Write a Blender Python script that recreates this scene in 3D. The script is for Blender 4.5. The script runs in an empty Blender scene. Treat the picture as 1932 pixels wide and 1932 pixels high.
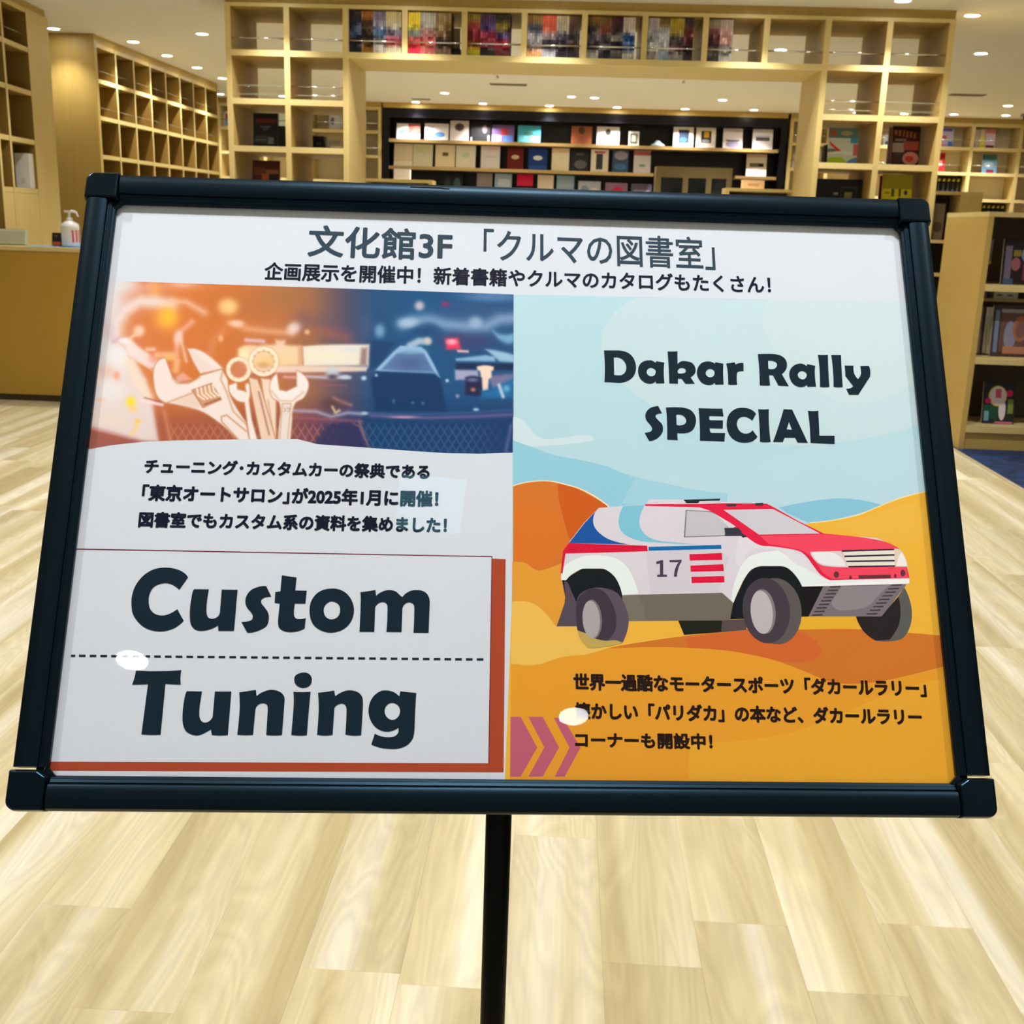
import bpy, math, random
import numpy as np
from mathutils import Matrix, Vector
from mathutils.geometry import tessellate_polygon
random.seed(7)
rnd = random.Random(11)

# ------------------------------------------------------------------ camera, world, exposure
FPX = 2100.0
YAW, PITCH, ROLL, CAMH = -0.04267, 0.25448, 0.03162, 1.35
cy, sy, cp, sp = math.cos(YAW), math.sin(YAW), math.cos(PITCH), math.sin(PITCH)
FWD = np.array([sy*cp, cy*cp, -sp]); R0 = np.array([cy, -sy, 0.0]); U0 = np.cross(R0, FWD)
RT = math.cos(ROLL)*R0 + math.sin(ROLL)*U0
UP = -math.sin(ROLL)*R0 + math.cos(ROLL)*U0
sc = bpy.context.scene
cam_d = bpy.data.cameras.new('camera'); cam = bpy.data.objects.new('camera', cam_d)
sc.collection.objects.link(cam); sc.camera = cam
cam_d.sensor_width = 36; cam_d.lens = FPX/1932*36; cam_d.clip_start = 0.02; cam_d.clip_end = 100
m = Matrix.Identity(4)
for i in range(3):
    m[i][0] = RT[i]; m[i][1] = UP[i]; m[i][2] = -FWD[i]
m[2][3] = CAMH
cam.matrix_world = m
cam_d.dof.use_dof = True; cam_d.dof.focus_distance = 0.74; cam_d.dof.aperture_fstop = 30

wd = bpy.data.worlds.new('world'); sc.world = wd; wd.use_nodes = True
wd.node_tree.nodes['Background'].inputs[0].default_value = (1.0, 0.93, 0.80, 1)
wd.node_tree.nodes['Background'].inputs[1].default_value = 0.45
sc.view_settings.view_transform = 'Standard'; sc.view_settings.look = 'None'
sc.view_settings.gamma = 1; sc.view_settings.use_curve_mapping = False
sc.view_settings.exposure = 0.0
sc.cycles.max_bounces = 6; sc.cycles.transparent_max_bounces = 6
LAMP_W = 90.0
LAMP_COL = (1.0, 0.975, 0.94)
CEIL = 2.848

def ray(px, py): return FWD + RT*(px-966)/FPX - UP*(py-966)/FPX
def atY(px, py, Y):
    d = ray(px, py); q = d*(Y/d[1]); return np.array([q[0], Y, q[2]+CAMH])

# ------------------------------------------------------------------ helpers
col = sc.collection
def lin(c):
    c = np.asarray(c, float)/255.0
    return np.where(c <= 0.04045, c/12.92, ((c+0.055)/1.055)**2.4)
def L4(c, k=1.0):
    v = np.clip(lin(c)*k, 0, 1); return (float(v[0]), float(v[1]), float(v[2]), 1.0)
MATS = {}
def mat(name, rgb, rough=0.5, metal=0.0, bump=0.0, var=0.0, spec=0.5, k=1.0, scale=6.0, tint=None, coat=0):
    if name in MATS: return MATS[name]
    mt = bpy.data.materials.new(name); mt.use_nodes = True; nt = mt.node_tree
    b = nt.nodes['Principled BSDF']; c = L4(rgb, k)
    b.inputs['Roughness'].default_value = rough; b.inputs['Metallic'].default_value = metal
    b.inputs['Specular IOR Level'].default_value = spec
    if tint: b.inputs['Specular Tint'].default_value = (*tint, 1)
    if coat: b.inputs['Coat Weight'].default_value = coat
    tc = nt.nodes.new('ShaderNodeTexCoord'); n = nt.nodes.new('ShaderNodeTexNoise')
    n.inputs['Scale'].default_value = scale; nt.links.new(tc.outputs['Object'], n.inputs['Vector'])
    mx = nt.nodes.new('ShaderNodeMix'); mx.data_type = 'RGBA'
    nt.links.new(n.outputs['Fac'], mx.inputs[0])
    mx.inputs[6].default_value = tuple(x*(1-var) for x in c[:3])+(1,)
    mx.inputs[7].default_value = tuple(min(1, x*(1+var)) for x in c[:3])+(1,)
    nt.links.new(mx.outputs[2], b.inputs['Base Color'])
    if bump:
        bp = nt.nodes.new('ShaderNodeBump'); bp.inputs['Strength'].default_value = bump
        n2 = nt.nodes.new('ShaderNodeTexNoise'); n2.inputs['Scale'].default_value = scale*30
        nt.links.new(tc.outputs['Object'], n2.inputs['Vector'])
        nt.links.new(n2.outputs['Fac'], bp.inputs['Height']); nt.links.new(bp.outputs[0], b.inputs['Normal'])
    MATS[name] = mt; return mt
def wood(name, rgb, rough=0.45, axis=2, k=1.0, amp=0.10):
    """veneer: fine grain stretched along one axis"""
    if name in MATS: return MATS[name]
    mt = bpy.data.materials.new(name); mt.use_nodes = True; nt = mt.node_tree
    b = nt.nodes['Principled BSDF']; c = L4(rgb, k); b.inputs['Roughness'].default_value = rough
    b.inputs['Specular IOR Level'].default_value = 0.3
    tc = nt.nodes.new('ShaderNodeTexCoord'); mp = nt.nodes.new('ShaderNodeMapping')
    s = [14.0, 14.0, 14.0]; s[axis] = 0.7; mp.inputs['Scale'].default_value = s
    nt.links.new(tc.outputs['Object'], mp.inputs[0])
    n = nt.nodes.new('ShaderNodeTexNoise'); n.inputs['Scale'].default_value = 2.0
    n.inputs['Detail'].default_value = 5; n.inputs['Distortion'].default_value = 0.4
    nt.links.new(mp.outputs[0], n.inputs['Vector'])
    mx = nt.nodes.new('ShaderNodeMix'); mx.data_type = 'RGBA'; nt.links.new(n.outputs['Fac'], mx.inputs[0])
    mx.inputs[6].default_value = tuple(x*(1-amp*1.4) for x in c[:3])+(1,)
    mx.inputs[7].default_value = tuple(min(1, x*(1+amp)) for x in c[:3])+(1,)
    nt.links.new(mx.outputs[2], b.inputs['Base Color'])
    MATS[name] = mt; return mt
def print_mat(name, rough=0.45, spec=0.3):
    if name in MATS: return MATS[name]
    mt = bpy.data.materials.new(name); mt.use_nodes = True; nt = mt.node_tree
    b = nt.nodes['Principled BSDF']; b.inputs['Roughness'].default_value = rough
    b.inputs['Specular IOR Level'].default_value = spec
    a = nt.nodes.new('ShaderNodeAttribute'); a.attribute_name = 'Col'
    tc = nt.nodes.new('ShaderNodeTexCoord'); n = nt.nodes.new('ShaderNodeTexNoise')
    n.inputs['Scale'].default_value = 9.0; n.inputs['Detail'].default_value = 3
    nt.links.new(tc.outputs['Object'], n.inputs['Vector'])
    mr = nt.nodes.new('ShaderNodeMapRange'); mr.inputs['To Min'].default_value = 0.93; mr.inputs['To Max'].default_value = 1.07
    nt.links.new(n.outputs['Fac'], mr.inputs['Value'])
    mx = nt.nodes.new('ShaderNodeMix'); mx.data_type = 'RGBA'; mx.blend_type = 'MULTIPLY'; mx.inputs[0].default_value = 1
    nt.links.new(a.outputs['Color'], mx.inputs[6]); nt.links.new(mr.outputs[0], mx.inputs[7])
    nt.links.new(mx.outputs[2], b.inputs['Base Color'])
    MATS[name] = mt; return mt
def clear_mat(name, tint=(1, 1, 1), fres=1.5, alpha=0.0, body=(0.6, 0.75, 0.65), rough=0.02):
    if name in MATS: return MATS[name]
    mt = bpy.data.materials.new(name); mt.use_nodes = True; nt = mt.node_tree
    for n in list(nt.nodes):
        if n.type == 'BSDF_PRINCIPLED': nt.nodes.remove(n)
    out = [n for n in nt.nodes if n.type == 'OUTPUT_MATERIAL'][0]
    tr = nt.nodes.new('ShaderNodeBsdfTransparent'); tr.inputs[0].default_value = (*tint, 1)
    gl = nt.nodes.new('ShaderNodeBsdfGlossy'); gl.inputs['Roughness'].default_value = rough
    # Schlick reflectance that is the same from both sides of the thin sheet
    ge = nt.nodes.new('ShaderNodeNewGeometry'); dt = nt.nodes.new('ShaderNodeVectorMath'); dt.operation = 'DOT_PRODUCT'
    nt.links.new(ge.outputs['Normal'], dt.inputs[0]); nt.links.new(ge.outputs['Incoming'], dt.inputs[1])
    def mth(op, a, b):
        q = nt.nodes.new('ShaderNodeMath'); q.operation = op
        for i_, v_ in enumerate((a, b)):
            if v_ is None: continue
            if isinstance(v_, float): q.inputs[i_].default_value = v_
            else: nt.links.new(v_, q.inputs[i_])
        return q.outputs[0]
    f0 = ((fres-1)/(fres+1))**2
    p5 = mth('POWER', mth('SUBTRACT', 1.0, mth('ABSOLUTE', dt.outputs['Value'], None)), 5.0)
    frv = mth('ADD', mth('MULTIPLY', p5, 1-f0), f0)
    base = tr
    if alpha > 0:
        df = nt.nodes.new('ShaderNodeBsdfDiffuse'); df.inputs[0].default_value = (*body, 1)
        ms = nt.nodes.new('ShaderNodeMixShader'); ms.inputs[0].default_value = alpha
        nt.links.new(tr.outputs[0], ms.inputs[1]); nt.links.new(df.outputs[0], ms.inputs[2]); base = ms
    mx = nt.nodes.new('ShaderNodeMixShader')
    nt.links.new(frv, mx.inputs[0]); nt.links.new(base.outputs[0], mx.inputs[1]); nt.links.new(gl.outputs[0], mx.inputs[2])
    nt.links.new(mx.outputs[0], out.inputs[0])
    MATS[name] = mt; return mt
def emit_mat(name, rgb, s):
    mt = bpy.data.materials.new(name); mt.use_nodes = True; nt = mt.node_tree
    b = nt.nodes['Principled BSDF']; b.inputs['Base Color'].default_value = (0.8, 0.8, 0.8, 1)
    b.inputs['Emission Color'].default_value = (*rgb, 1); b.inputs['Emission Strength'].default_value = s
    return mt

class MB:
    """collects faces; build() links them as one mesh object"""
    def __init__(s): s.v = []; s.f = []; s.c = []; s.m = []; s.cur = (1, 1, 1, 1); s.mi = 0
    def face(s, pts, c=None):
        i = len(s.v); s.v += [tuple(map(float, p)) for p in pts]; s.f.append(tuple(range(i, i+len(pts))))
        s.c.append(c or s.cur); s.m.append(s.mi)
    def box(s, a, b, M=None, c=None, front=None):
        x0, y0, z0 = a; x1, y1, z1 = b
        p = [(x0,y0,z0),(x1,y0,z0),(x1,y1,z0),(x0,y1,z0),(x0,y0,z1),(x1,y0,z1),(x1,y1,z1),(x0,y1,z1)]
        if M is not None: p = [tuple(M @ Vector(q)) for q in p]
        i = len(s.v); s.v += p
        for k, q in enumerate(((0,3,2,1),(4,5,6,7),(0,1,5,4),(2,3,7,6),(1,2,6,5),(3,0,4,7))):
            s.f.append(tuple(i+j for j in q)); s.c.append(front if (front and k == 2) else (c or s.cur)); s.m.append(s.mi)
    def tube(s, a, b, r, n=12, r2=None, M=None, cap=True):
        a = Vector(a); b = Vector(b); d = (b-a).normalized(); t = d.orthogonal().normalized(); w = d.cross(t)
        r2 = r if r2 is None else r2; i = len(s.v)
        for P, rr in ((a, r), (b, r2)):
            for k in range(n):
                q = P + (t*math.cos(2*math.pi*k/n) + w*math.sin(2*math.pi*k/n))*rr
                s.v.append(tuple(M @ q) if M is not None else tuple(q))
        for k in range(n):
            s.f.append((i+k, i+(k+1) % n, i+n+(k+1) % n, i+n+k)); s.c.append(s.cur); s.m.append(s.mi)
        if cap:
            s.f.append(tuple(i+k for k in range(n))[::-1]); s.f.append(tuple(i+n+k for k in range(n)))
            s.c += [s.cur]*2; s.m += [s.mi]*2
    def lathe(s, prof, n=20, c=(0, 0, 0), M=None):
        i = len(s.v)
        for (r, z) in prof:
            for k in range(n):
                q = Vector((c[0]+r*math.cos(2*math.pi*k/n), c[1]+r*math.sin(2*math.pi*k/n), c[2]+z))
                s.v.append(tuple(M @ q) if M is not None else tuple(q))
        for j in range(len(prof)-1):
            for k in range(n):
                s.f.append((i+j*n+k, i+j*n+(k+1) % n, i+(j+1)*n+(k+1) % n, i+(j+1)*n+k)); s.c.append(s.cur); s.m.append(s.mi)
    def poly(s, loops, z, c=None):
        """flat polygon with holes in XY at height z"""
        P = [[Vector((x, y, 0)) for x, y in lp] for lp in loops]
        flat = [q for lp in P for q in lp]; i = len(s.v)
        s.v += [(q.x, q.y, z) for q in flat]
        for t in tessellate_polygon(P):
            a, b, d = (flat[k] for k in t)
            if (b-a).cross(d-a).z < 0: t = (t[0], t[2], t[1])
            s.f.append(tuple(i+k for k in t)); s.c.append(c or s.cur); s.m.append(s.mi)
    def prism(s, loop, z0, z1, c=None):
        """extruded outline, counter-clockwise"""
        A = sum(loop[k][0]*loop[(k+1) % len(loop)][1]-loop[(k+1) % len(loop)][0]*loop[k][1] for k in range(len(loop)))
        if A < 0: loop = loop[::-1]
        s.poly([loop], z1, c); n = len(loop); i = len(s.v)
        s.v += [(x, y, z0) for x, y in loop] + [(x, y, z1) for x, y in loop]
        for k in range(n):
            s.f.append((i+k, i+(k+1) % n, i+n+(k+1) % n, i+n+k)); s.c.append(c or s.cur); s.m.append(s.mi)
        s.f.append(tuple(i+k for k in range(n))[::-1]); s.c.append(c or s.cur); s.m.append(s.mi)
    def build(s, name, mats, parent=None, M=None, smooth=False, bevel=0):
        me = bpy.data.meshes.new(name); me.from_pydata(s.v, [], s.f)
        if not isinstance(mats, (list, tuple)): mats = [mats]
        for q in mats: me.materials.append(q)
        me.polygons.foreach_set('material_index', s.m)
        if any(c != (1, 1, 1, 1) for c in s.c):
            ca = me.color_attributes.new('Col', 'FLOAT_COLOR', 'CORNER'); arr = []
            for f, c in zip(s.f, s.c): arr += list(c)*len(f)
            ca.data.foreach_set('color', arr)
        if smooth: me.polygons.foreach_set('use_smooth', [True]*len(me.polygons))
        me.update()
        o = bpy.data.objects.new(name, me); col.objects.link(o)
        if parent: o.parent = parent
        if M is not None: o.matrix_local = M
        if bevel:
            bv = o.modifiers.new('bevel', 'BEVEL'); bv.width = bevel; bv.segments = 2; bv.limit_method = 'ANGLE'
        return o
def tag(o, label, cat, group=None, kind=None):
    o['label'] = label; o['category'] = cat
    if group: o['group'] = group
    if kind: o['kind'] = kind
    return o
def thing(name, label, cat, loc=(0, 0, 0), rz=0, group=None):
    o = bpy.data.objects.new(name, None); col.objects.link(o); o.location = loc; o.rotation_euler = (0, 0, rz)
    o.empty_display_size = 0.05
    return tag(o, label, cat, group)
def struct(name, mb, mt):
    o = mb.build(name, mt); o['kind'] = 'structure'; return o
def part(name, a, b, mt, parent, bevel=0):
    q = MB(); q.box(a, b); return q.build(name, mt, parent, bevel=bevel)

def shaded_board(name, a, b, faces, inner, band, parent):
    """board darkened by painted-in cell shade, except on the given faces"""
    q = MB(); q.box(a, b); q.m = [1 if k in faces else 0 for k in range(6)]
    return q.build(name, [inner, band], parent)
W_LIGHT = wood('light_veneer', (210, 187, 124), 0.42, 2)
W_SHELF = wood('light_veneer_shelf', (214, 193, 132), 0.42, 0)
W_SHELFY = wood('light_veneer_shelf_side', (210, 187, 122), 0.42, 1)
W_DARKER = wood('honey_veneer', (186, 156, 84), 0.45, 2)
W_BACK = wood('shaded_ochre_back', (118, 92, 36), 0.6, 2)  # the shade deep in the cells is put into this back colour
W_COUNTER = wood('ochre_veneer', (176, 140, 56), 0.4, 2, amp=0.05)
W_END = wood('end_panel_veneer', (190, 162, 92), 0.42, 2, amp=0.05)
PRINT = print_mat('printed_cover')
W_IN = wood('shaded_inner_veneer', (184, 156, 92), 0.5, 2); W_INX = wood('shaded_inner_shelf', (184, 156, 92), 0.5, 0)  # light veneer darkened: shade inside the archway cells put into the colour
W_GRID = wood('grid_shaded_veneer', (140, 110, 48), 0.55, 2); W_GRIDY = wood('grid_shaded_shelf', (150, 120, 56), 0.55, 1)  # same wood darker still, cell shade of the left bookcases painted in
BLACK = mat('black_lacquer', (9, 9, 16), 0.3, var=0.1, spec=.3)
W_CASE = wood('case_shelf_veneer', (152, 124, 74), 0.45, 0)
CHROME = mat('polished_rod', (225, 225, 228), 0.15, metal=1.0)
ACRYL = clear_mat('clear_acrylic', (0.90, 0.93, 0.88), 1.45, 0.12, (0.55, 0.6, 0.45))
SHEET = clear_mat('cover_film', (0.985, 0.985, 0.985), 1.3, 0.0, rough=0.008)

# ------------------------------------------------------------------ floor: planks laid towards the archway
PW = 0.1875; PX0 = -0.0675
def plank_mat():
    mt = bpy.data.materials.new('oak_vinyl_plank'); mt.use_nodes = True; nt = mt.node_tree; N = nt.nodes; Lk = nt.links.new
    b = N['Principled BSDF']; b.inputs['Roughness'].default_value = 0.38; b.inputs['Specular IOR Level'].default_value = 0.35
    tc = N.new('ShaderNodeTexCoord'); oi = N.new('ShaderNodeObjectInfo')
    ad = N.new('ShaderNodeVectorMath'); ad.operation = 'ADD'
    sc_ = N.new('ShaderNodeVectorMath'); sc_.operation = 'SCALE'; sc_.inputs['Scale'].default_value = 37.0
    cb = N.new('ShaderNodeCombineXYZ'); Lk(oi.outputs['Random'], cb.inputs[0]); Lk(oi.outputs['Random'], cb.inputs[1]); Lk(oi.outputs['Random'], cb.inputs[2])
    Lk(cb.outputs[0], sc_.inputs[0]); Lk(tc.outputs['Object'], ad.inputs[0]); Lk(sc_.outputs[0], ad.inputs[1])
    mp = N.new('ShaderNodeMapping'); mp.inputs['Scale'].default_value = (6.5, 1.0, 1); Lk(ad.outputs[0], mp.inputs[0])
    # cathedral grain: distorted bands
    nz = N.new('ShaderNodeTexNoise'); nz.inputs['Scale'].default_value = 0.95; nz.inputs['Detail'].default_value = 2.5; nz.inputs['Distortion'].default_value = 0.6
    Lk(mp.outputs[0], nz.inputs['Vector'])
    mu = N.new('ShaderNodeMath'); mu.operation = 'MULTIPLY'; mu.inputs[1].default_value = 15.0; Lk(nz.outputs['Fac'], mu.inputs[0])
    fr = N.new('ShaderNodeMath'); fr.operation = 'PINGPONG'; fr.inputs[1].default_value = 0.5; Lk(mu.outputs[0], fr.inputs[0])
    mp2 = N.new('ShaderNodeMapping'); mp2.inputs['Scale'].default_value = (130, 3.5, 1); Lk(ad.outputs[0], mp2.inputs[0])
    fz = N.new('ShaderNodeTexNoise'); fz.inputs['Scale'].default_value = 1.0; fz.inputs['Detail'].default_value = 3; Lk(mp2.outputs[0], fz.inputs['Vector'])
    # broad tone: sapwood (cream) to heart (tan)
    mp3 = N.new('ShaderNodeMapping'); mp3.inputs['Scale'].default_value = (10, 0.35, 1); Lk(ad.outputs[0], mp3.inputs[0])
    bz = N.new('ShaderNodeTexNoise'); bz.inputs['Scale'].default_value = 1.0; bz.inputs['Detail'].default_value = 1.5; Lk(mp3.outputs[0], bz.inputs['Vector'])
    cr = N.new('ShaderNodeValToRGB'); e = cr.color_ramp.elements
    e[0].position = 0.34; e[0].color = L4((190, 174, 130)); e[1].position = 0.68; e[1].color = L4((231, 225, 204))
    k = e.new(0.5); k.color = L4((210, 198, 160))
    Lk(bz.outputs['Fac'], cr.inputs[0])
    g = N.new('ShaderNodeMath'); g.operation = 'MULTIPLY_ADD'; g.inputs[1].default_value = 0.26; g.inputs[2].default_value = 0.79; Lk(fr.outputs[0], g.inputs[0])
    g2 = N.new('ShaderNodeMath'); g2.operation = 'MULTIPLY_ADD'; g2.inputs[1].default_value = 0.26; Lk(fz.outputs['Fac'], g2.inputs[0]); Lk(g.outputs[0], g2.inputs[2])
    t = N.new('ShaderNodeMath'); t.operation = 'MULTIPLY_ADD'; t.inputs[1].default_value = 0.14; Lk(oi.outputs['Random'], t.inputs[0]); t.inputs[2].default_value = 0.86
    g3 = N.new('ShaderNodeMath'); g3.operation = 'MULTIPLY'; Lk(g2.outputs[0], g3.inputs[0]); Lk(t.outputs[0], g3.inputs[1])
    mx = N.new('ShaderNodeMix'); mx.data_type = 'RGBA'; mx.blend_type = 'MULTIPLY'; mx.inputs[0].default_value = 1
    Lk(cr.outputs[0], mx.inputs[6]); Lk(g3.outputs[0], mx.inputs[7]); Lk(mx.outputs[2], b.inputs['Base Color'])
    return mt
PLANK = plank_mat()
fl = MB(); fl.box((-9, -5, -0.06), (9.5, 17, -0.0045)); floor = struct('floor', fl, mat('floor_base', (190, 170, 125), 0.5))
joint = {-5: 1.913, -4: 1.625, 0: 2.27, 3: 1.786}         # column index -> y of a board end
PL = 1.22
plank_mesh = None
def plank(x0, y0, y1):
    global plank_mesh
    if plank_mesh is None:
        q = MB(); w, l, h, c = PW/2-0.0001, PL/2-0.0001, 0.0045, 0.00025
        t = [(-w+c, -l+c), (w-c, -l+c), (w-c, l-c), (-w+c, l-c)]; b = [(-w, -l), (w, -l), (w, l), (-w, l)]
        q.face([(x, y, 0) for x, y in t])
        for k in range(4):
            k2 = (k+1) % 4; q.face([(*b[k], -c), (*b[k2], -c), (*t[k2], 0), (*t[k], 0)])
            q.face([(*b[k], -h), (*b[k2], -h), (*b[k2], -c), (*b[k], -c)])
        o = q.build('plank', PLANK, floor); plank_mesh = o.data
    else:
        o = bpy.data.objects.new('plank', plank_mesh); col.objects.link(o); o.parent = floor
    o.location = (x0+PW/2, (y0+y1)/2, 0)
    return o
nplank = 0; far = MB()
cand = []
for i in range(-30, 40):
    xa = PX0 + i*PW
    if xa < -5.6 or xa+PW > 6.2: continue
    y = joint.get(i, 1.2 + rnd.random()*PL)
    while y > -0.6: y -= PL
    while y < 15.6:
        cand.append((xa, y, y+PL)); y += PL
def vis(c):
    xm = c[0]+PW/2; best = None
    for yy in (c[1], c[1]+PL/2, c[2]):
        P = np.array([xm, yy, -CAMH]); z = P@FWD
        if z <= 0.2: continue
        px, py = 966+FPX*(P@RT)/z, 966-FPX*(P@UP)/z
        if -120 < px < 2050 and 700 < py < 2150: best = z if best is None else min(best, z)
    return best
sv = [(vis(c), c) for c in cand]
near = sorted([s for s in sv if s[0] is not None and not (s[1][1] > 6 and -2.6 < s[1][0] < 2.1)], key=lambda s: s[0])[:300]
chosen = set(s[1] for s in near)
CARPX = 2.57
for c in cand:
    if c[0]+PW > CARPX+0.01 and c[1] < 16: 
        if c[0] >= CARPX-0.02: continue
    if c in chosen: plank(*c)
    else: far.box((c[0]+0.0003, c[1]+0.0003, -0.0045), (c[0]+PW-0.0003, c[2]-0.0003, 0))
fo = far.build('plank_field', PLANK, floor); fo['kind'] = 'stuff'
# blue carpet to the right with a metal edge strip
cm = bpy.data.materials.new('blue_carpet'); cm.use_nodes = True; nt = cm.node_tree
b = nt.nodes['Principled BSDF']; b.inputs['Roughness'].default_value = 0.95
tc = nt.nodes.new('ShaderNodeTexCoord'); n = nt.nodes.new('ShaderNodeTexNoise'); n.inputs['Scale'].default_value = 9; n.inputs['Detail'].default_value = 8
nt.links.new(tc.outputs['Object'], n.inputs['Vector']); cr = nt.nodes.new('ShaderNodeValToRGB')
cr.color_ramp.elements[0].position = 0.35; cr.color_ramp.elements[0].color = L4((6, 22, 58)); cr.color_ramp.elements[1].position = 0.7; cr.color_ramp.elements[1].color = L4((18, 54, 104))
nt.links.new(n.outputs['Fac'], cr.inputs[0]); nt.links.new(cr.outputs[0], b.inputs['Base Color'])
q = MB(); q.box((CARPX+0.012, -5, -0.004), (9.4, 9.5, 0.002))
tag(q.build('carpet', cm), 'dark blue carpet beginning at the low bookcase on the right', 'carpet', kind='structure')
q = MB(); q.box((CARPX-0.012, -5, -0.004), (CARPX+0.012, 9.5, 0.003))
struct('trim_1', q, mat('edge_strip', (196, 178, 140), 0.4))

# ------------------------------------------------------------------ ceiling and outer walls
CEILM = mat('ceiling_paint', (224, 222, 216), 0.85, var=0.015, scale=2)
q = MB(); q.box((-9, -5, CEIL), (9.5, 17, CEIL+0.15)); struct('ceiling', q, CEILM)
WALLM = mat('wall_paint', (226, 212, 176), 0.8, var=0.02)
q = MB(); q.box((-9.1, 15.98, 0), (9.5, 16.1, CEIL)); struct('wall_back', q, WALLM)
q = MB(); q.box((9.4, -5, 0), (9.5, 15.98, CEIL)); struct('wall_right', q, WALLM)
q = MB(); q.box((-9.1, -5, 0), (-9, 15.98, CEIL)); struct('wall_left', q, WALLM)
q = MB(); q.box((-9, 10.36, 0), (-4.27, 10.405, CEIL)); struct('wall_left_column', q, W_DARKER)

# ------------------------------------------------------------------ downlights
LENS = emit_mat('lamp_lens', (1.0, 0.98, 0.96), 55.0)
RING = mat('lamp_ring', (240, 238, 230), 0.4)
ring_me = lens_me = None
def downlight(x, y, label, group=None, power=1.0, r=0.052):
    global ring_me, lens_me
    t = thing('downlight', label, 'ceiling light', (x, y, CEIL), 0, group)
    if ring_me is None:
        a = MB(); a.lathe([(0.050, -0.003), (0.052, -0.007), (0.062, -0.006), (0.066, 0.0)], 24); ro = a.build('trim_ring', RING, t, smooth=True); ring_me = ro.data
        a = MB(); a.lathe([(0.0005, -0.0045), (0.03, -0.0043), (0.051, -0.0032)], 24); lo = a.build('lens', LENS, t); lens_me = lo.data
    else:
        for nm, me in (('trim_ring', ring_me), ('lens', lens_me)):
            o = bpy.data.objects.new(nm, me); col.objects.link(o); o.parent = t
    if power > 0:
        ld = bpy.data.lights.new('lamp_light', 'SPOT'); ld.energy = LAMP_W*power; ld.color = LAMP_COL
        ld.spot_size = math.radians(106); ld.spot_blend = 0.8; ld.shadow_soft_size = 0.035
        lo = bpy.data.objects.new('lamp_light', ld); col.objects.link(lo); lo.parent = t; lo.location = (0, 0, -0.02)
    return t
seen = [((-4.52,10.12),'ceiling downlight at far left beside the honey wood column'),
 ((-4.07,10.77),'nearest ceiling downlight of the row above the left wall grid'),
 ((-3.25,10.21),'ceiling downlight standing apart right of the left wall grid'),
 ((-4.06,11.63),'second nearest ceiling downlight of the row above the left wall grid'),
 ((-4.05,12.51),'third nearest ceiling downlight of the row above the left wall grid'),
 ((-4.05,13.4),'fourth ceiling downlight of the row above the left wall grid'),
 ((-4.61,15.14),'farthest ceiling downlight by the end of the left wall grid'),
 ((-3.8,15.19),'ceiling downlight seen through the left tower of the archway bookcase'),
 ((-1.61,12.29),'ceiling downlight just under the arch, left of the air vent'),
 ((-1.59,14.31),'ceiling downlight between the arch and the black case, left side'),
 ((-2.1,15.47),'leftmost downlight in the row washing the black display case'),
 ((-1.21,15.44),'second from left downlight in the row washing the black case'),
 ((-0.34,15.48),'third from left downlight in the row washing the black case'),
 ((-0.08,12.32),'left lamp of the near central pair seen through the arch'),
 ((0.2,12.35),'right lamp of the near central pair seen through the arch'),
 ((-0.05,14.35),'left lamp of the far central pair seen through the arch'),
 ((0.23,14.4),'right lamp of the far central pair seen through the arch'),
 ((0.55,15.45),'fourth from left downlight in the row washing the black case'),
 ((1.43,15.42),'fifth from left downlight in the row washing the black case'),
 ((2.3,15.31),'rightmost downlight in the row washing the black case'),
 ((1.74,12.29),'near downlight under the right end of the arch'),
 ((1.76,14.25),'far downlight under the right end of the arch'),
 ((1.73,10.29),'downlight seen through an upper cell of the archway, right of the magazines'),
 ((2.74,8.54),'ceiling downlight nearest the top right corner of the archway bookcase'),
 ((3.39,10.22),'large ceiling downlight right of the archway bookcase'),
 ((3.41,12.2),'downlight seen through the outer cell of the right tower'),
 ((2.13,8.08),'ceiling downlight cut by the top edge, above the right tower'),
 ((3.61,15.29),'downlight seen low through the inner cell of the right tower'),
 ((4.2,15.27),'downlight seen low through the outer cell of the right tower'),
 ((4.79,15.17),'left downlight above the far right magazine shelves'),
 ((5.05,14.06),'upper of two downlights near the black ceiling camera'),
 ((5.42,15.13),'lower of two downlights near the black ceiling camera')]
for (x, y), lb in seen: downlight(x, y, lb, 'ceiling downlights in view', (.35 if x < -4.4 and y < 11 else 1.4 if 14 < y < 15 else 1.0) if y < 15 else 1.15)
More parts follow.
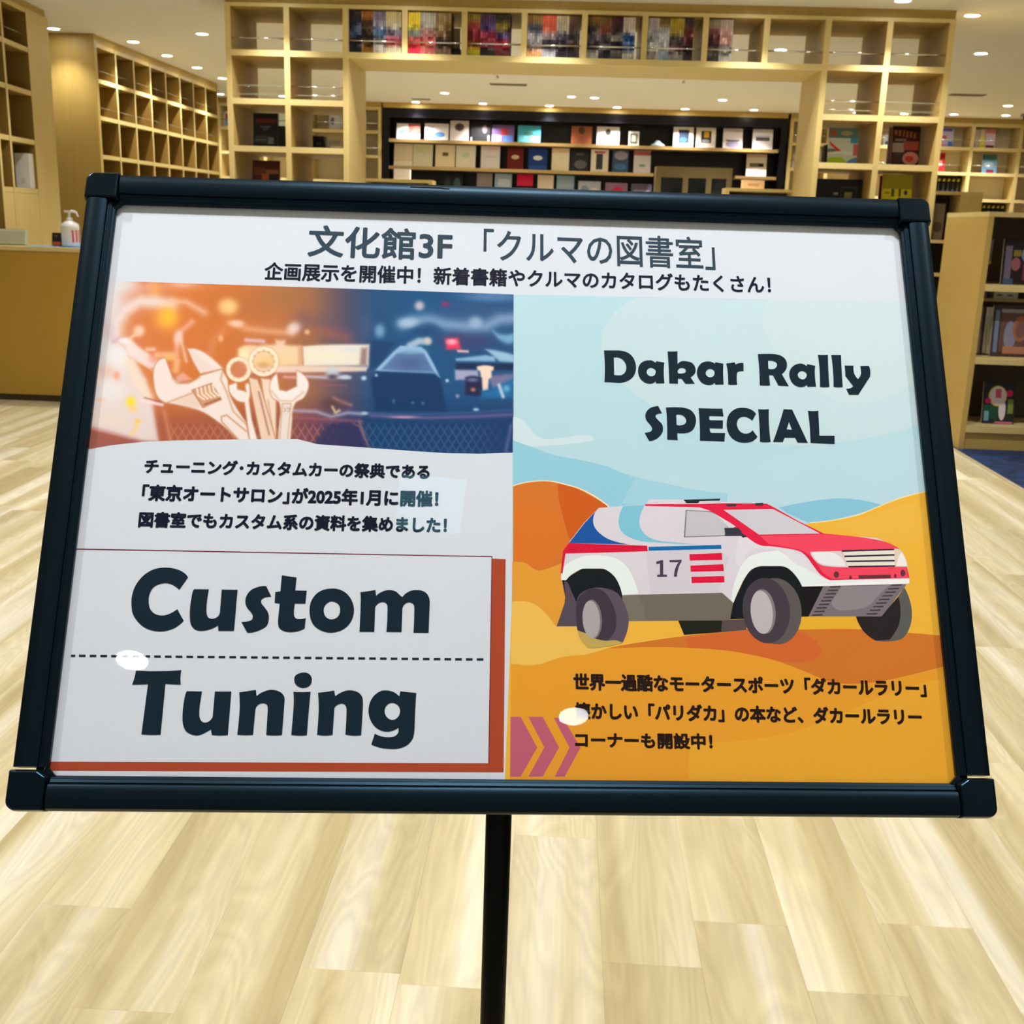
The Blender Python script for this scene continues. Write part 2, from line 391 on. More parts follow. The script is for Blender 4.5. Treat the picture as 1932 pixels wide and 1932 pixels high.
# the same grid goes on over and behind the camera; two of these are mirrored in the poster cover
for (x, y, w) in ((-0.905, -1.543, .26), (0.522, -1.679, .26)):
    downlight(x, y, 'downlight mirrored in the %s of the poster cover' % ('left half' if x < 0 else 'orange half'), 'mirrored downlights', w)
for x, nm in ((-.14, 'left'), (.14, 'right')):
    downlight(x, .65, 'downlight out of view above the poster stand, %s of a pair' % nm, 'ceiling downlights outside the frame', .53)
for (x, y, nm) in ((-3.3, -1.6, 'behind the camera, far left'), (2.0, -1.6, 'behind the camera, right'), (3.5, -1.6, 'behind the camera, far right'), (-1.7, -3.6, 'far behind the camera, left'), (0, -3.6, 'far behind the camera, middle'), (1.7, -3.6, 'far behind the camera, right')):
    downlight(x, y, 'downlight out of view '+nm, 'ceiling downlights outside the frame', .3)
for row, y in enumerate((0.65, 2.4, 4.3, 6.15, 8.1)):
    for x in (-3.3, -1.65, 0.0, 1.75, 3.45):
        if y == .65 and abs(x) < 2: x = .72*x
        if (y == 8.1 and abs(x) < 3) or (y == .65 and x == 0): continue
        downlight(x, y, 'downlight out of view, %s row ahead of the camera, %s' % (('first', 'second', 'third', 'fourth', 'fifth')[row], 'left of centre' if -2 < x < 0 else 'far left' if x < -2 else 'centre' if x == 0 else 'right of centre' if x < 2 else 'far right'), 'ceiling downlights outside the frame', .55 if y == .65 else 1.0)
for x in (-2.1, -1.2, -.2, 1.2): downlight(x, 8.06, 'downlight out of view washing the archway, %s' % {-2.1: 'left tower', -1.2: 'left of the middle', -.2: 'middle', 1.2: 'right of the middle'}[x], 'ceiling downlights outside the frame', 0.8)
for (x, y) in ((6.2, 4.1), (6.2, 8.1), (6.4, 12.2), (-6.4, 6.1), (-6.4, 2.05), (-1.7, 10.3), (0.1, 10.3)):
    downlight(x, y, 'downlight out of view %s' % {(6.2, 4.1): 'over the carpet, near', (6.2, 8.1): 'over the carpet, middle', (6.4, 12.2): 'over the carpet, far', (-6.4, 6.1): 'over the counter, far', (-6.4, 2.05): 'over the counter, near', (-1.7, 10.3): 'just behind the arch, left', (0.1, 10.3): 'just behind the arch, middle'}[(x, y)], 'ceiling downlights outside the frame', 0.9)
# unseen bluish glowing panel, added to give the poster its teal reflection
tp = thing('glow_panel', 'unseen bluish glow panel added for a faint reflection in the poster', 'ceiling light', (-0.03, -0.77, CEIL))
q = MB(); q.box((-.10, -.11, -.012), (.10, .11, 0)); q.build('glow_frame', RING, tp)
q = MB(); q.box((-.09, -.10, -.014), (.09, .10, -.0125)); q.build('diffuser', emit_mat('bluish_diffuser', (0.25, 0.8, 1.0), 6.5), tp)

# vents, sprinkler, camera on the ceiling
VENT = mat('vent_metal', (150, 140, 115), 0.5)
def vent(x0, x1, y, d, label):
    t = thing('ceiling_vent', label, 'air vent', ((x0+x1)/2, y, CEIL), 0, 'ceiling air vents'); w = (x1-x0)/2
    a = MB(); a.box((-w, -d, -.006), (w, -d+.012, 0)); a.box((-w, d-.012, -.006), (w, d, 0)); a.box((-w, -d, -.006), (-w+.012, d, 0)); a.box((w-.012, -d, -.006), (w, d, 0)); a.build('vent_frame', VENT, t)
    for k in range(4):
        yy = -d+.012+(k+.5)*(2*d-.024)/4
        a = MB(); a.box((-w+.012, yy-.004, -.010), (w-.012, yy+.012, -.002)); a.build('slat', mat('vent_slat', (120, 110, 85), 0.6), t)
vent(-0.97, -0.55, 13.28, 0.07, 'dark slotted air vent in the ceiling seen under the arch')
vent(-2.1, -1.86, 15.1, 0.05, 'small ceiling air vent above the left of the black case')
vent(4.07, 4.45, 13.12, 0.07, 'ceiling air vent right of the archway bookcase')
def sprinkler(x, y, label):
    t = thing('sprinkler', label, 'sprinkler', (x, y, CEIL), 0, 'ceiling sprinklers')
    a = MB(); a.lathe([(.045, 0), (.042, -.008), (.015, -.010)], 16); a.build('escutcheon', RING, t, smooth=True)
    a = MB(); a.lathe([(.012, -.008), (.010, -.030), (.024, -.034), (.002, -.036)], 12); a.build('nozzle', mat('nozzle', (190, 180, 150), .3, metal=.6), t, smooth=True)
sprinkler(-0.83, 12.47, 'ceiling sprinkler above the air vent under the arch')
sprinkler(1.12, 12.47, 'ceiling sprinkler near the right end of the arch')
t = thing('ceiling_camera', 'black ceiling camera at the right edge of the picture', 'security camera', (5.66, 14.9, CEIL))
a = MB(); a.box((-.11, -.09, -.03), (.11, .09, 0)); a.build('mount', mat('camera_mount', (90, 80, 75), .5), t)
a = MB(); a.lathe([(.105, -.028), (.10, -.065), (.07, -.10), (.002, -.115)], 20); a.build('dome', BLACK, t, smooth=True)

# ------------------------------------------------------------------ archway bookcase
AY, AD = 8.369, 0.69
CW = 0.42; AX0 = -2.478
PXs = [AX0+CW*i for i in range(13)]
RZ = [2.46, 2.134, 1.809, 1.484, 1.159, 0.834, 0.509, 0.184]
TH = 0.02
arch = thing('archway_bookcase', 'light wood open backed bookcase forming a wide archway under the ceiling', 'bookcase', (0, AY, 0))
def ap(name, a, b, mt=W_LIGHT): return part(name, a, b, mt, arch)
ZT = 2.765
for i, x in enumerate(PXs):
    tall = i <= 2 or i >= 10
    shaded_board('upright', (x-TH, 0, 0 if tall else RZ[0]+TH), (x+TH, AD, ZT), (2, 3) if i not in (2, 10) else (2, 3, 4 if i == 2 else 5), W_IN, W_LIGHT, arch)
shaded_board('top_board', (PXs[0]-TH, 0, ZT), (PXs[12]+TH, AD, 2.79), (2, 3), W_INX, W_SHELF, arch)
ap('cornice', (PXs[0]-TH, 0.02, 2.79), (PXs[12]+TH+.0, AD-.02, CEIL), W_DARKER)
ap('bridge_board', (PXs[2]+TH, 0, RZ[0]-TH), (PXs[10]-TH, AD, RZ[0]+TH), W_SHELF)
for cells in ((0, 1), (10, 11)):
    for i in cells:
        for z in RZ: shaded_board('shelf_board', (PXs[i]+TH, 0, z-TH), (PXs[i+1]-TH, AD, z+TH), (2, 3), W_INX, W_SHELF, arch)
        ap('plinth', (PXs[i]+TH, .03, 0), (PXs[i+1]-TH, AD-.03, .164))
for i in range(12):       # row of magazines: clear retaining strip with a polished bar along its top
    x0, x1 = PXs[i]+TH+.002, PXs[i+1]-TH-.002
    a = MB(); a.tube((x0, .012, RZ[0]+TH+.078), (x1, .012, RZ[0]+TH+.078), .0055, 8); a.build('retaining_bar', CHROME, arch, smooth=True)
    if i not in range(2, 9):
        a = MB(); a.box((x0, AD-.03, RZ[0]+TH+.001), (x1, AD-.024, RZ[0]+TH+.074)); pn = a.build('retaining_panel', ACRYL, arch)
        a = MB(); a.tube((x0, AD-.027, RZ[0]+TH+.078), (x1, AD-.027, RZ[0]+TH+.078), .004, 8); a.build('retaining_bar', CHROME, pn, smooth=True)
for i in (0, 1, 10, 11):
    x0, x1 = PXs[i]+TH+.002, PXs[i+1]-TH-.002
    for dz in (.03, .088):
        a = MB(); a.tube((x0, .012, RZ[1]+TH+dz), (x1, .012, RZ[1]+TH+dz), .0055, 8); a.build('retaining_bar', CHROME if i in (1, 10) else ACRYL, arch, smooth=True)

# magazines on the bridge: spines in picture bands. (px from, px to, colours from top to bottom)
CELLS = {2: [(657,682,[(45,40,52),(38,40,60),(38,56,98),(30,30,60),(28,26,44)]),
             (682,704,[(168,106,48),(60,42,24),(40,30,24),(48,36,24),(150,110,44)]),
             (704,728,[(128,116,138),(150,150,170),(64,100,150),(160,160,168),(206,204,196)]),
             (728,757,[(196,176,118),(190,180,150),(120,120,140),(196,60,86),(206,204,170)])],
         3: [(768,793,[(236,206,20),(232,204,24),(110,130,128),(206,60,60),(216,44,76)]),
             (793,822,[(188,184,170),(176,172,162),(150,96,92),(226,96,96),(206,110,110)]),
             (822,851,[(150,128,84),(140,112,74),(120,92,62),(70,56,46),(128,106,92)])],
         4: [(881,906,[(150,132,56),(160,60,66),(150,50,66),(140,60,40),(196,184,36)]),
             (906,935,[(86,62,96),(84,70,140),(176,60,90),(170,70,100),(44,44,54)]),
             (935,962,[(60,54,36),(150,130,50),(70,56,120),(190,44,64),(120,60,70)])],
         5: [(994,1023,[(136,100,34),(74,78,96),(168,168,176),(150,150,160),(220,156,110)]),
             (1023,1049,[(206,76,30),(180,70,40),(130,116,124),(70,62,76),(160,160,176)]),
             (1049,1073,[(184,168,130),(170,160,140),(80,74,96),(50,44,56),(44,40,48)]),
             (1073,1094,[(96,70,48),(70,50,46),(44,34,44),(64,34,34),(34,28,34)])],
         6: [(1107,1130,[(128,94,34),(60,52,50),(64,58,66),(66,64,76),(190,190,184)]),
             (1130,1153,[(116,88,44),(126,64,48),(60,56,66),(110,104,112),(44,42,52)]),
             (1153,1175,[(72,34,40),(56,48,58),(130,124,128),(60,56,64),(96,92,98)]),
             (1175,1198,[(200,182,176),(186,176,180),(40,84,160),(60,90,150),(206,206,200)])],
         7: [(1222,1243,[(196,182,188),(190,190,200),(150,156,176),(210,214,230),(190,180,184)]),
             (1243,1263,[(120,98,42),(176,180,196),(170,176,194),(190,196,216),(150,176,204)]),
             (1263,1290,[(180,160,50),(160,140,60),(74,66,78),(120,90,96),(160,158,158)]),
             (1290,1308,[(60,48,56),(126,64,64),(110,56,58),(56,44,50),(66,54,56)])],
         8: [(1337,1358,[(150,140,116),(126,76,70),(100,52,56),(92,84,92),(60,56,62)]),
             (1358,1382,[(184,164,150),(190,150,140),(200,150,140),(150,150,156),(176,174,170)])]}
CN = ['fourth', 'fifth', 'third']
ORD = ['first', 'second', 'third', 'fourth', 'fifth', 'sixth', 'seventh', 'eighth', 'ninth', 'tenth', 'eleventh', 'twelfth', 'thirteenth', 'fourteenth', 'fifteenth', 'sixteenth', 'seventeenth', 'eighteenth', 'nineteenth', 'twentieth', 'twenty-first', 'twenty-second', 'twenty-third', 'twenty-fourth', 'twenty-fifth', 'twenty-sixth', 'twenty-seventh', 'twenty-eighth']
def cname(c):
    r, g, b = c; mx, mn = max(c), min(c)
    if mx < 75: return 'black'
    if mx-mn < 28: return 'white' if mx > 185 else ('grey' if mx > 110 else 'dark grey')
    if r >= g >= b: return 'yellow' if g > .82*r else ('tan' if r > 150 and g > .7*r else ('orange' if g > .35*r and r > 150 else ('red' if r > 140 and g < .5*r else 'brown')))
    if b >= r and b >= g: return 'blue' if g > r*.9 else 'purple'
    if r >= b > g: return 'red' if r > 1.8*b else 'pink'
    return 'green'
_pr = np.random.RandomState(5).uniform(-1, 1, (64, 64))
def pic(x, y):
    xi, yi = int(math.floor(x)), int(math.floor(y)); fx, fy = x-xi, y-yi; g = lambda i, j: _pr[i % 64, j % 64]
    fx = fx*fx*(3-2*fx); fy = fy*fy*(3-2*fy)
    return (g(xi, yi)*(1-fx)+g(xi+1, yi)*fx)*(1-fy)+(g(xi, yi+1)*(1-fx)+g(xi+1, yi+1)*fx)*fy
def magazine(w, h, d, bands, M, xkey=0.0, name='magazine', label='', group=None):
    a = MB(); tone = rnd.uniform(.92, 1.08); pc = L4((222, 216, 200)); z = 0; n = len(bands); cuts = [0]
    fr = [.20, .22, .20, .20, .18] if n == 5 else [1/n]*n
    for f in fr[::-1]: cuts.append(cuts[-1]+h*f*rnd.uniform(.93, 1.07) if len(cuts) < n else h)
    cuts[-1] = h; s = L4(bands[n//2])
    a.face([(0, d, 0), (0, 0, 0), (0, 0, h), (0, d, h)], s); a.face([(w, 0, 0), (w, d, 0), (w, d, h), (w, 0, h)], s)
    a.face([(w, d, 0), (0, d, 0), (0, d, h), (w, d, h)], pc); a.face([(0, 0, h), (w, 0, h), (w, d, h), (0, d, h)], pc); a.face([(0, d, 0), (w, d, 0), (w, 0, 0), (0, 0, 0)], pc)
    rr = .0012
    NR = 14
    for k in range(NR):
        t = (1-(k+.5)/NR)*n-.5; i0 = int(max(0, min(n-1, math.floor(t)))); i1 = min(n-1, i0+1); f_ = min(1, max(0, t-i0)); f_ = f_*f_*(3-2*f_)
        c = np.array(bands[i0], float)*(1-f_)+np.array(bands[i1], float)*f_
        amp = 1.0 if 1 < k < 10 else .25
        v = pic(xkey*38.0, k*.62)*62*amp+pic(xkey*95.0+40, k*1.3)*34*amp; c = c*tone+v
        c = L4(np.clip(c, 4, 250)); z0, z1 = h*k/NR, h*(k+1)/NR
        a.face([(0, 0, z0), (rr, -rr, z0), (rr, -rr, z1), (0, 0, z1)], tuple(q*.6 for q in c[:3])+(1,)); a.face([(rr, -rr, z0), (w-rr, -rr, z0), (w-rr, -rr, z1), (rr, -rr, z1)], c); a.face([(w-rr, -rr, z0), (w, 0, z0), (w, 0, z1), (w-rr, -rr, z1)], tuple(q*.6 for q in c[:3])+(1,))
    o = a.build(name, PRINT, None, M); tag(o, label, 'magazine', group); return o
for ci, grp in CELLS.items():
    xs = []
    for (a0, a1, bands) in grp:
        X0 = atY(a0, 75, AY+.03)[0]; X1 = atY(a1, 75, AY+.03)[0]
        X0 = max(X0, PXs[ci]+TH+.0015); X1 = min(X1, PXs[ci+1]-TH-.0015)
        nb = max(1, round((X1-X0)/0.0168)); 
        for k in range(nb): xs.append((X0+(X1-X0)*k/nb, (X1-X0)/nb, bands))
    for k, (x, w, bands) in enumerate(xs):
        hh = .276+rnd.uniform(-.002, .002)
        magazine(w-.0006, hh, .20, bands, Matrix.Translation((x, AY+.030+rnd.uniform(0, .004), RZ[0]+TH+.0005)), xkey=x,
                 label='thin magazine, %s top spine, %s from left in the %s filled cell of the arch' % (cname(bands[0]), ORD[k], ORD[ci-2]),
                 group='magazines along the top of the arch')
def chunk(name, label, cat, a, b, c, patches=(), M=None, group=None, depthcol=None):
    """standing book / box whose front (-y) face carries flat print; patches: (u0,v0,u1,v1,colour[,ellipse])"""
    q = MB(); x0, y0, z0 = a; x1, y1, z1 = b; q.box(a, b, c=L4(depthcol or c), front=L4(c)); w, h = x1-x0, z1-z0
    for k, p in enumerate(patches):
        yy = y0-.0003*(k+1)
        if not isinstance(p[0], (list, tuple)): u0, v0, u1, v1, cc = p[:5]
        if isinstance(p[0], (list, tuple)):
            q.face([(x0+w*u, yy, z0+h*v) for u, v in p[0]], L4(p[1])); continue
        if len(p) > 5:
            cx_, cz_, ru, rv = x0+w*(u0+u1)/2, z0+h*(v0+v1)/2, w*(u1-u0)/2, h*(v1-v0)/2
            q.face([(cx_+ru*math.cos(t), yy, cz_+rv*math.sin(t)) for t in np.linspace(0, 2*math.pi, 17)[:-1]], L4(cc))
        else: q.face([(x0+w*u0, yy, z0+h*v0), (x0+w*u1, yy, z0+h*v0), (x0+w*u1, yy, z0+h*v1), (x0+w*u0, yy, z0+h*v1)], L4(cc))
    o = q.build(name, PRINT, None, M); tag(o, label, cat, group); return o
def facing(name, label, cat, px0, px1, pyt, pyb, Y, zb, c, patches=(), th=.012, lean=8, group=None, side=None, hmax=9):
    """a book shown face-out: sized from the place it takes at depth Y, leaning back a little"""
    A = atY(px0, (pyt+pyb)/2, Y)[0]; B = atY(px1, (pyt+pyb)/2, Y)[0]; xm = (px0+px1)/2
    h = atY(xm, pyt, Y)[2]-zb; h = h/math.cos(math.radians(lean)) if h > 0 else .1
    h = min(h, hmax)
    M = Matrix.Translation(((A+B)/2, Y, zb+.0008+th*math.sin(math.radians(lean)))) @ Matrix.Rotation(-math.radians(lean), 4, 'X')
    w = (B-A)/2
    return chunk(name, label, cat, (-w, 0, 0), (w, th, h), c, patches, M, group, side or (225, 220, 210))
# boxes ending the magazine rows
facing('file_box', 'small black box at the end of the second magazine cell', 'box', 853, 868, 92, 105, AY+.12, RZ[0]+TH, (26, 24, 22), th=.12, lean=0, side=(26, 24, 22))
facing('file_box', 'pale card panel above the black box in the second magazine cell', 'card', 854, 868, 53, 88, AY+.24, RZ[0]+TH, (206, 196, 160), th=.01, lean=4)
# things in the towers
z2, z3 = RZ[2]+TH, RZ[3]+TH
facing('magazine', 'black magazine with a red headline standing in the left tower', 'magazine', 477, 523, 214, 276, AY+.22, z2, (18, 18, 22),
       [(0.1, .72, .95, .84, (96, 22, 20)), (.3, .58, .7, .62, (90, 94, 100)), (.4, .51, .6, .55, (80, 84, 90)), ([(.02, .14), (.9, .1), (.86, .3), (.5, .36), (.06, .32)], (50, 58, 64)), (.08, .2, .55, .23, (90, 100, 106)), (.62, .1, .84, .3, (110, 124, 124))], lean=6, side=(120, 124, 124), th=.03)
facing('book', 'plain black book right of the black magazine in the left tower', 'book', 525, 543, 238, 277, AY+.24, z2, (8, 8, 10), lean=0, th=.15, side=(14, 14, 16))
facing('display_cube', 'small black cube in the left tower beside a white bracket', 'box', 590, 611, 257, 279, AY+.45, z2, (20, 22, 24), [(.3, .4, .75, .6, (70, 72, 74))], lean=0, th=.1, side=(16, 17, 18))
t = thing('book_stand', 'white angled book stand beside the small black cube', 'stand', tuple(atY(628, 279, AY+.5)[:2])+(z2+.001,))
a = MB(); a.box((-.055, 0, 0), (-.035, .08, .085)); a.build('stand_leg', mat('white_plastic', (236, 236, 232), .4), t)
a = MB(); a.box((-.035, 0, .065), (.055, .08, .085)); a.build('stand_top', MATS['white_plastic'], t)
facing('magazine', 'wide dark red magazine with a car picture low in the left tower', 'magazine', 475, 527, 303, 372, AY+.22, z3, (78, 26, 16),
       [(.05, .55, .5, .78, (110, 60, 34)), (.5, .6, .95, .72, (140, 90, 66)), (.35, .38, .6, .6, (170, 80, 34)), (.6, .4, .9, .55, (20, 16, 18)), (.4, .0, 1, .3, (220, 214, 204))], lean=8)
facing('magazine', 'colourful magazine with white and lime cover in the right tower', 'magazine', 1563, 1619, 241, 311, AY+.20, z2, (206, 224, 228),
       [(0, .72, 1, 1, (92, 128, 134)), (.06, .76, .28, .94, (176, 84, 50), 1), (.42, .78, .8, .92, (170, 160, 130), 1), (.75, .58, 1, .72, (70, 160, 214)), (0, .30, .4, .42, (120, 124, 128)), ([(.02, .64), (.08, .52), (.40, .32), (.50, .34)], (226, 40, 60)), ([(0, .26), (.5, .30), (1, .20), (1, .34), (.45, .36), (0, .32)], (226, 238, 240)), ([(0, .0), (.75, .0), (.45, .20), (.1, .18), (0, .13)], (176, 220, 30)), ([(.55, .0), (1, .0), (1, .2), (.8, .14)], (90, 160, 226)), (.86, .24, 1, .56, (206, 110, 120))], lean=8)
facing('book', 'narrow black book half behind the lime and white magazine', 'book', 1557, 1566, 273, 307, AY+.34, z2, (8, 8, 10), lean=0, th=.1, side=(12, 12, 14))
facing('magazine', 'dark magazine with red and white cover in the right tower', 'magazine', 1684, 1737, 238, 313, AY+.20, z2, (58, 22, 20),
       [([(0, .97), (.1, 1), (1, .93), (1, .88), (0, .9)], (24, 12, 14)), (.08, .78, .16, .9, (150, 90, 40)), (.22, .76, .30, .9, (150, 90, 40)), (.38, .74, .44, .9, (140, 84, 40)), (.5, .72, .56, .88, (150, 90, 40)), (.62, .72, .7, .86, (140, 84, 40)), (.76, .7, .84, .84, (140, 84, 40)), (.1, .62, .5, .68, (120, 110, 110)), (.02, .34, .45, .58, (150, 140, 146)), (.42, .4, .95, .62, (160, 70, 66)), (.05, .08, .4, .34, (60, 40, 44)), (.4, .02, .98, .36, (196, 130, 128), 1), (.5, .1, .8, .26, (190, 60, 60), 1)], lean=9)
facing('display_box', 'wide black box with a small pale crest low in the right tower', 'box', 1538, 1625, 338, 385, AY+.2, z3, (8, 8, 10),
       [(.55, .2, .9, .78, (44, 44, 44)), (.57, .24, .88, .72, (10, 10, 12)), (.64, .26, .8, .6, (120, 120, 60)), (.4, .5, .5, .58, (120, 122, 124))], lean=0, th=.2, side=(8, 8, 10))
facing('magazine', 'yellow magazine with black print low in the right tower', 'magazine', 1665, 1722, 330, 385, AY+.2, z3, (216, 206, 20),
       [(.0, .62, 1, 1, (160, 150, 30)), (.32, .42, .42, .62, (80, 84, 24)), (.56, .42, .64, .62, (80, 84, 24)), (.74, .46, .86, .6, (40, 60, 90), 1), (.1, .5, .26, .53, (90, 90, 30))], lean=6)
facing('card', 'white card standing behind the yellow magazine', 'card', 1683, 1716, 330, 352, AY+.38, z3+.02, (212, 212, 216), [(.15, .7, .85, .76, (120, 120, 130)), (.15, .5, .85, .56, (120, 120, 130))], lean=0)
facing('magazine', 'small red magazine left of the yellow one in the right tower', 'magazine', 1661, 1676, 332, 360, AY+.5, z3, (190, 40, 44), [(.1, .3, .9, .6, (110, 40, 50))], lean=6)
facing('magazine', 'thin magazine with a pale violet spine behind the dark red one', 'magazine', 1677, 1684, 236, 300, AY+.26, z2, (150, 120, 140), lean=6, hmax=.272)

# ------------------------------------------------------------------ left wall grid (runs away from the camera)
LX = -4.28; grid = thing('wall_bookcase', 'long empty light wood grid of shelves along the left wall', 'bookcase', (LX, 10.42, 0))
gy = [0.0+0.44*i for i in range(9)]
ZR = [2.765, 2.465, 2.15, 1.815, 1.49, 1.165, .84, .515, .19]
DP = .34
for y in gy: shaded_board('upright', (-DP, y-.016, 0), (0, y+.016, 2.78), (4,), W_GRID, W_LIGHT, grid)
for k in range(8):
    for z in ZR: shaded_board('shelf_board', (-DP, gy[k]+.016, z-.018), (-.002, gy[k+1]-.016, z+.018), (4,), W_GRIDY, W_SHELFY, grid)
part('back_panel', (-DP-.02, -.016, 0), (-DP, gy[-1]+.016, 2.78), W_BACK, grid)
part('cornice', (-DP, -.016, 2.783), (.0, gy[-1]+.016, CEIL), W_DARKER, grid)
for k in range(8):
    for z in ZR[1:3]:
        a = MB(); a.tube((-.012, gy[k]+.017, z+.09), (-.012, gy[k+1]-.017, z+.09), .004, 8); a.build('retaining_bar', ACRYL, grid, smooth=True)
# ------------------------------------------------------------------ near left bookcase, cabinet below
E0 = Vector((-4.185, 9.275, 0)); ang = math.atan2(.116, .993)
lb = thing('left_bookcase', 'tall light wood bookcase cut by the left edge, cupboard doors below', 'bookcase', E0, ang)
ys = [-.475, -1.0, -1.22]
part('end_stile', (-.42, -.455, 0), (0, 0, 2.79), W_LIGHT, lb)
part('cornice', (-.42, -1.24, 2.79), (-.02, -.0, CEIL), W_DARKER, lb)
for y in ys: shaded_board('upright', (-.42, y-.02, 0), (0, y+.02, 2.79), (4,), W_GRID, W_LIGHT, lb)
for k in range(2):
    for z in (2.77, 2.492, 2.184, 1.829, 1.469): shaded_board('shelf_board', (-.40, ys[k+1]+.02, z-.018), (-.002, ys[k]-.02, z+.018), (4,), W_GRIDY, W_SHELFY, lb)
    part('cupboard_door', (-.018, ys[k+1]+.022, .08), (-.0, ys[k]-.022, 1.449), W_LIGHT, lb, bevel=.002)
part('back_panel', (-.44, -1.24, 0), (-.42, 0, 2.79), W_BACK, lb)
for z in (2.492,):
    a = MB(); a.tube((-.012, ys[1]+.021, z+.10), (-.012, ys[0]-.021, z+.10), .005, 8); a.build('retaining_bar', ACRYL, lb, smooth=True)
M = Matrix.Translation(E0) @ Matrix.Rotation(ang, 4, 'Z')
chunk('file_folder', 'white upright file standing in the left bookcase above the cupboards', 'file', (-.125, -.60, 1.4885), (-.02, -.50, 1.745), (226, 224, 216), [(.35, .12, .65, .3, (206, 206, 200))], M, depthcol=(214, 212, 204))

# ------------------------------------------------------------------ reception counter on the left
ct = thing('counter', 'long reception counter with plain ochre wood front at left', 'counter', (-5.2, 7.76, 0))
part('front_panel', (-3.0, 0, 0.05), (2.2, .03, 1.055), W_COUNTER, ct)
part('worktop', (-3.0, -.01, 1.056), (2.2, .222, 1.085), W_SHELF, ct, bevel=.002)
part('toe_kick', (-3.0, .03, 0), (2.2, .05, .05), mat('toe_kick', (70, 60, 40), .6), ct)
part('side_panel', (2.17, .03, 0.0), (2.2, .215, 1.055), W_COUNTER, ct)
CT = 1.0855
def cpos(px, py=465, Y=7.9): return atY(px, py, Y)[0]
a = MB(); a.box((cpos(62), 7.79, CT), (cpos(165), 7.975, CT+.003), c=L4((120, 176, 226))); tag(a.build('counter_mat', PRINT), 'light blue mat lying on the counter under the pump bottle', 'mat')
bt = thing('pump_bottle', 'white pump bottle of hand sanitiser on the counter', 'bottle', (cpos(134), 7.905, CT+.0035))
BW = mat('bottle_white', (226, 228, 230), .35)
a = MB(); a.lathe([(.001, 0), (.058, .001), (.062, .01), (.062, .13), (.058, .155), (.030, .172), (.018, .178), (.018, .182)], 24); o = a.build('bottle_body', BW, bt, smooth=True)
a = MB(); a.lathe([(.021, .176), (.021, .196), (.010, .202), (.008, .235)], 16); a.build('collar', BW, bt, smooth=True)
a = MB(); a.box((-.032, -.012, .232), (.018, .012, .247)); a.tube((.014, 0, .243), (.05, 0, .236), .009, 10); a.tube((.048, 0, .238), (.062, 0, .205), .008, 10, .006); a.build('pump_head', BW, bt, bevel=.002)
a = MB(); a.cur = L4((200, 90, 96))
for k in range(6):
    t0, t1 = math.radians(-70+k*12), math.radians(-58+k*12)
    a.face([(.0632*math.cos(t0), .0632*math.sin(t0), .03), (.0632*math.cos(t1), .0632*math.sin(t1), .03), (.0632*math.cos(t1), .0632*math.sin(t1), .115), (.0632*math.cos(t0), .0632*math.sin(t0), .115)], L4((206, 80, 90)) if k % 2 else L4((232, 216, 216)))
a.build('bottle_label', PRINT, bt)
facing('small_box', 'small black and red box beside the pump bottle', 'box', 97, 115, 441, 463, 7.90, CT, (34, 28, 24), [(.05, .02, .95, .3, (190, 80, 50)), (.3, .66, .6, .82, (90, 84, 70))], lean=12, th=.03, side=(28, 24, 22))
facing('document_tray', 'pale grey-green tray on the counter at the left edge', 'tray', -30, 46, 434, 464, 7.90, CT, (186, 190, 166), [(0, .86, 1, .96, (214, 216, 196))], lean=14, th=.03, side=(196, 198, 178))

# ------------------------------------------------------------------ low bookcase on the right
rb = thing('low_bookcase', 'chest-high open bookcase with a broad end panel on blue carpet', 'bookcase', (2.60, 7.31, .002))
RBX = 3.4; RBD = .80
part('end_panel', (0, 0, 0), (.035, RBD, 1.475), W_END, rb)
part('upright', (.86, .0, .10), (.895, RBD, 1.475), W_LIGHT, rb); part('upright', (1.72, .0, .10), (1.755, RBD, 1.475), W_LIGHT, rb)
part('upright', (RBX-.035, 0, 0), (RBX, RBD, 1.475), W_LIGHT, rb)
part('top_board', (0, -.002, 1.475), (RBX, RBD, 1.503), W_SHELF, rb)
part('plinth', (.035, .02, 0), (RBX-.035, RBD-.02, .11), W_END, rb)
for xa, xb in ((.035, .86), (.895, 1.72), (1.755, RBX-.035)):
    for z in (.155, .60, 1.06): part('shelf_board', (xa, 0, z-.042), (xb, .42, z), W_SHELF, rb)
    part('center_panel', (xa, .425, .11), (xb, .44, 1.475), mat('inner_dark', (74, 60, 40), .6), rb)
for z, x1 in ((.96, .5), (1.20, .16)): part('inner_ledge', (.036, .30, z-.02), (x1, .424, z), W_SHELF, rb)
YB = 7.31
facing('magazine', 'dark colourful magazine on the top shelf of the low bookcase', 'magazine', 1893, 1950, 452, 536, YB+.10, 1.062, (34, 24, 28),
       [(.08, .1, .3, .85, (110, 100, 120)), (.3, .3, .6, .6, (150, 90, 100), 1), (.62, .5, .95, .82, (110, 140, 180), 1), (.35, .62, .6, .76, (130, 120, 40)), (.7, .1, 1, .45, (120, 50, 60)), (.06, .0, .4, .12, (60, 90, 120))], lean=6)
facing('book', 'thin pale blue book leaning inside the left end of the low bookcase', 'book', 1864, 1872, 452, 497, YB+.36, 1.2025, (150, 160, 190), lean=0, th=.03)
for k, (x0, x1, c, lb_) in enumerate(((1843, 1851, (140, 110, 100), 'brownish'), (1852, 1858, (60, 50, 46), 'dark'), (1858, 1864, (206, 198, 180), 'cream'), (1865, 1871, (214, 208, 192), 'white'))):
    facing('book', '%s narrow book standing left of the brown arched magazine' % lb_, 'book', x0, x1, 583, 672, YB+.16, .602, c, [(.3, .2, .7, .8, tuple(int(v*.8) for v in c))], lean=4, th=.15)
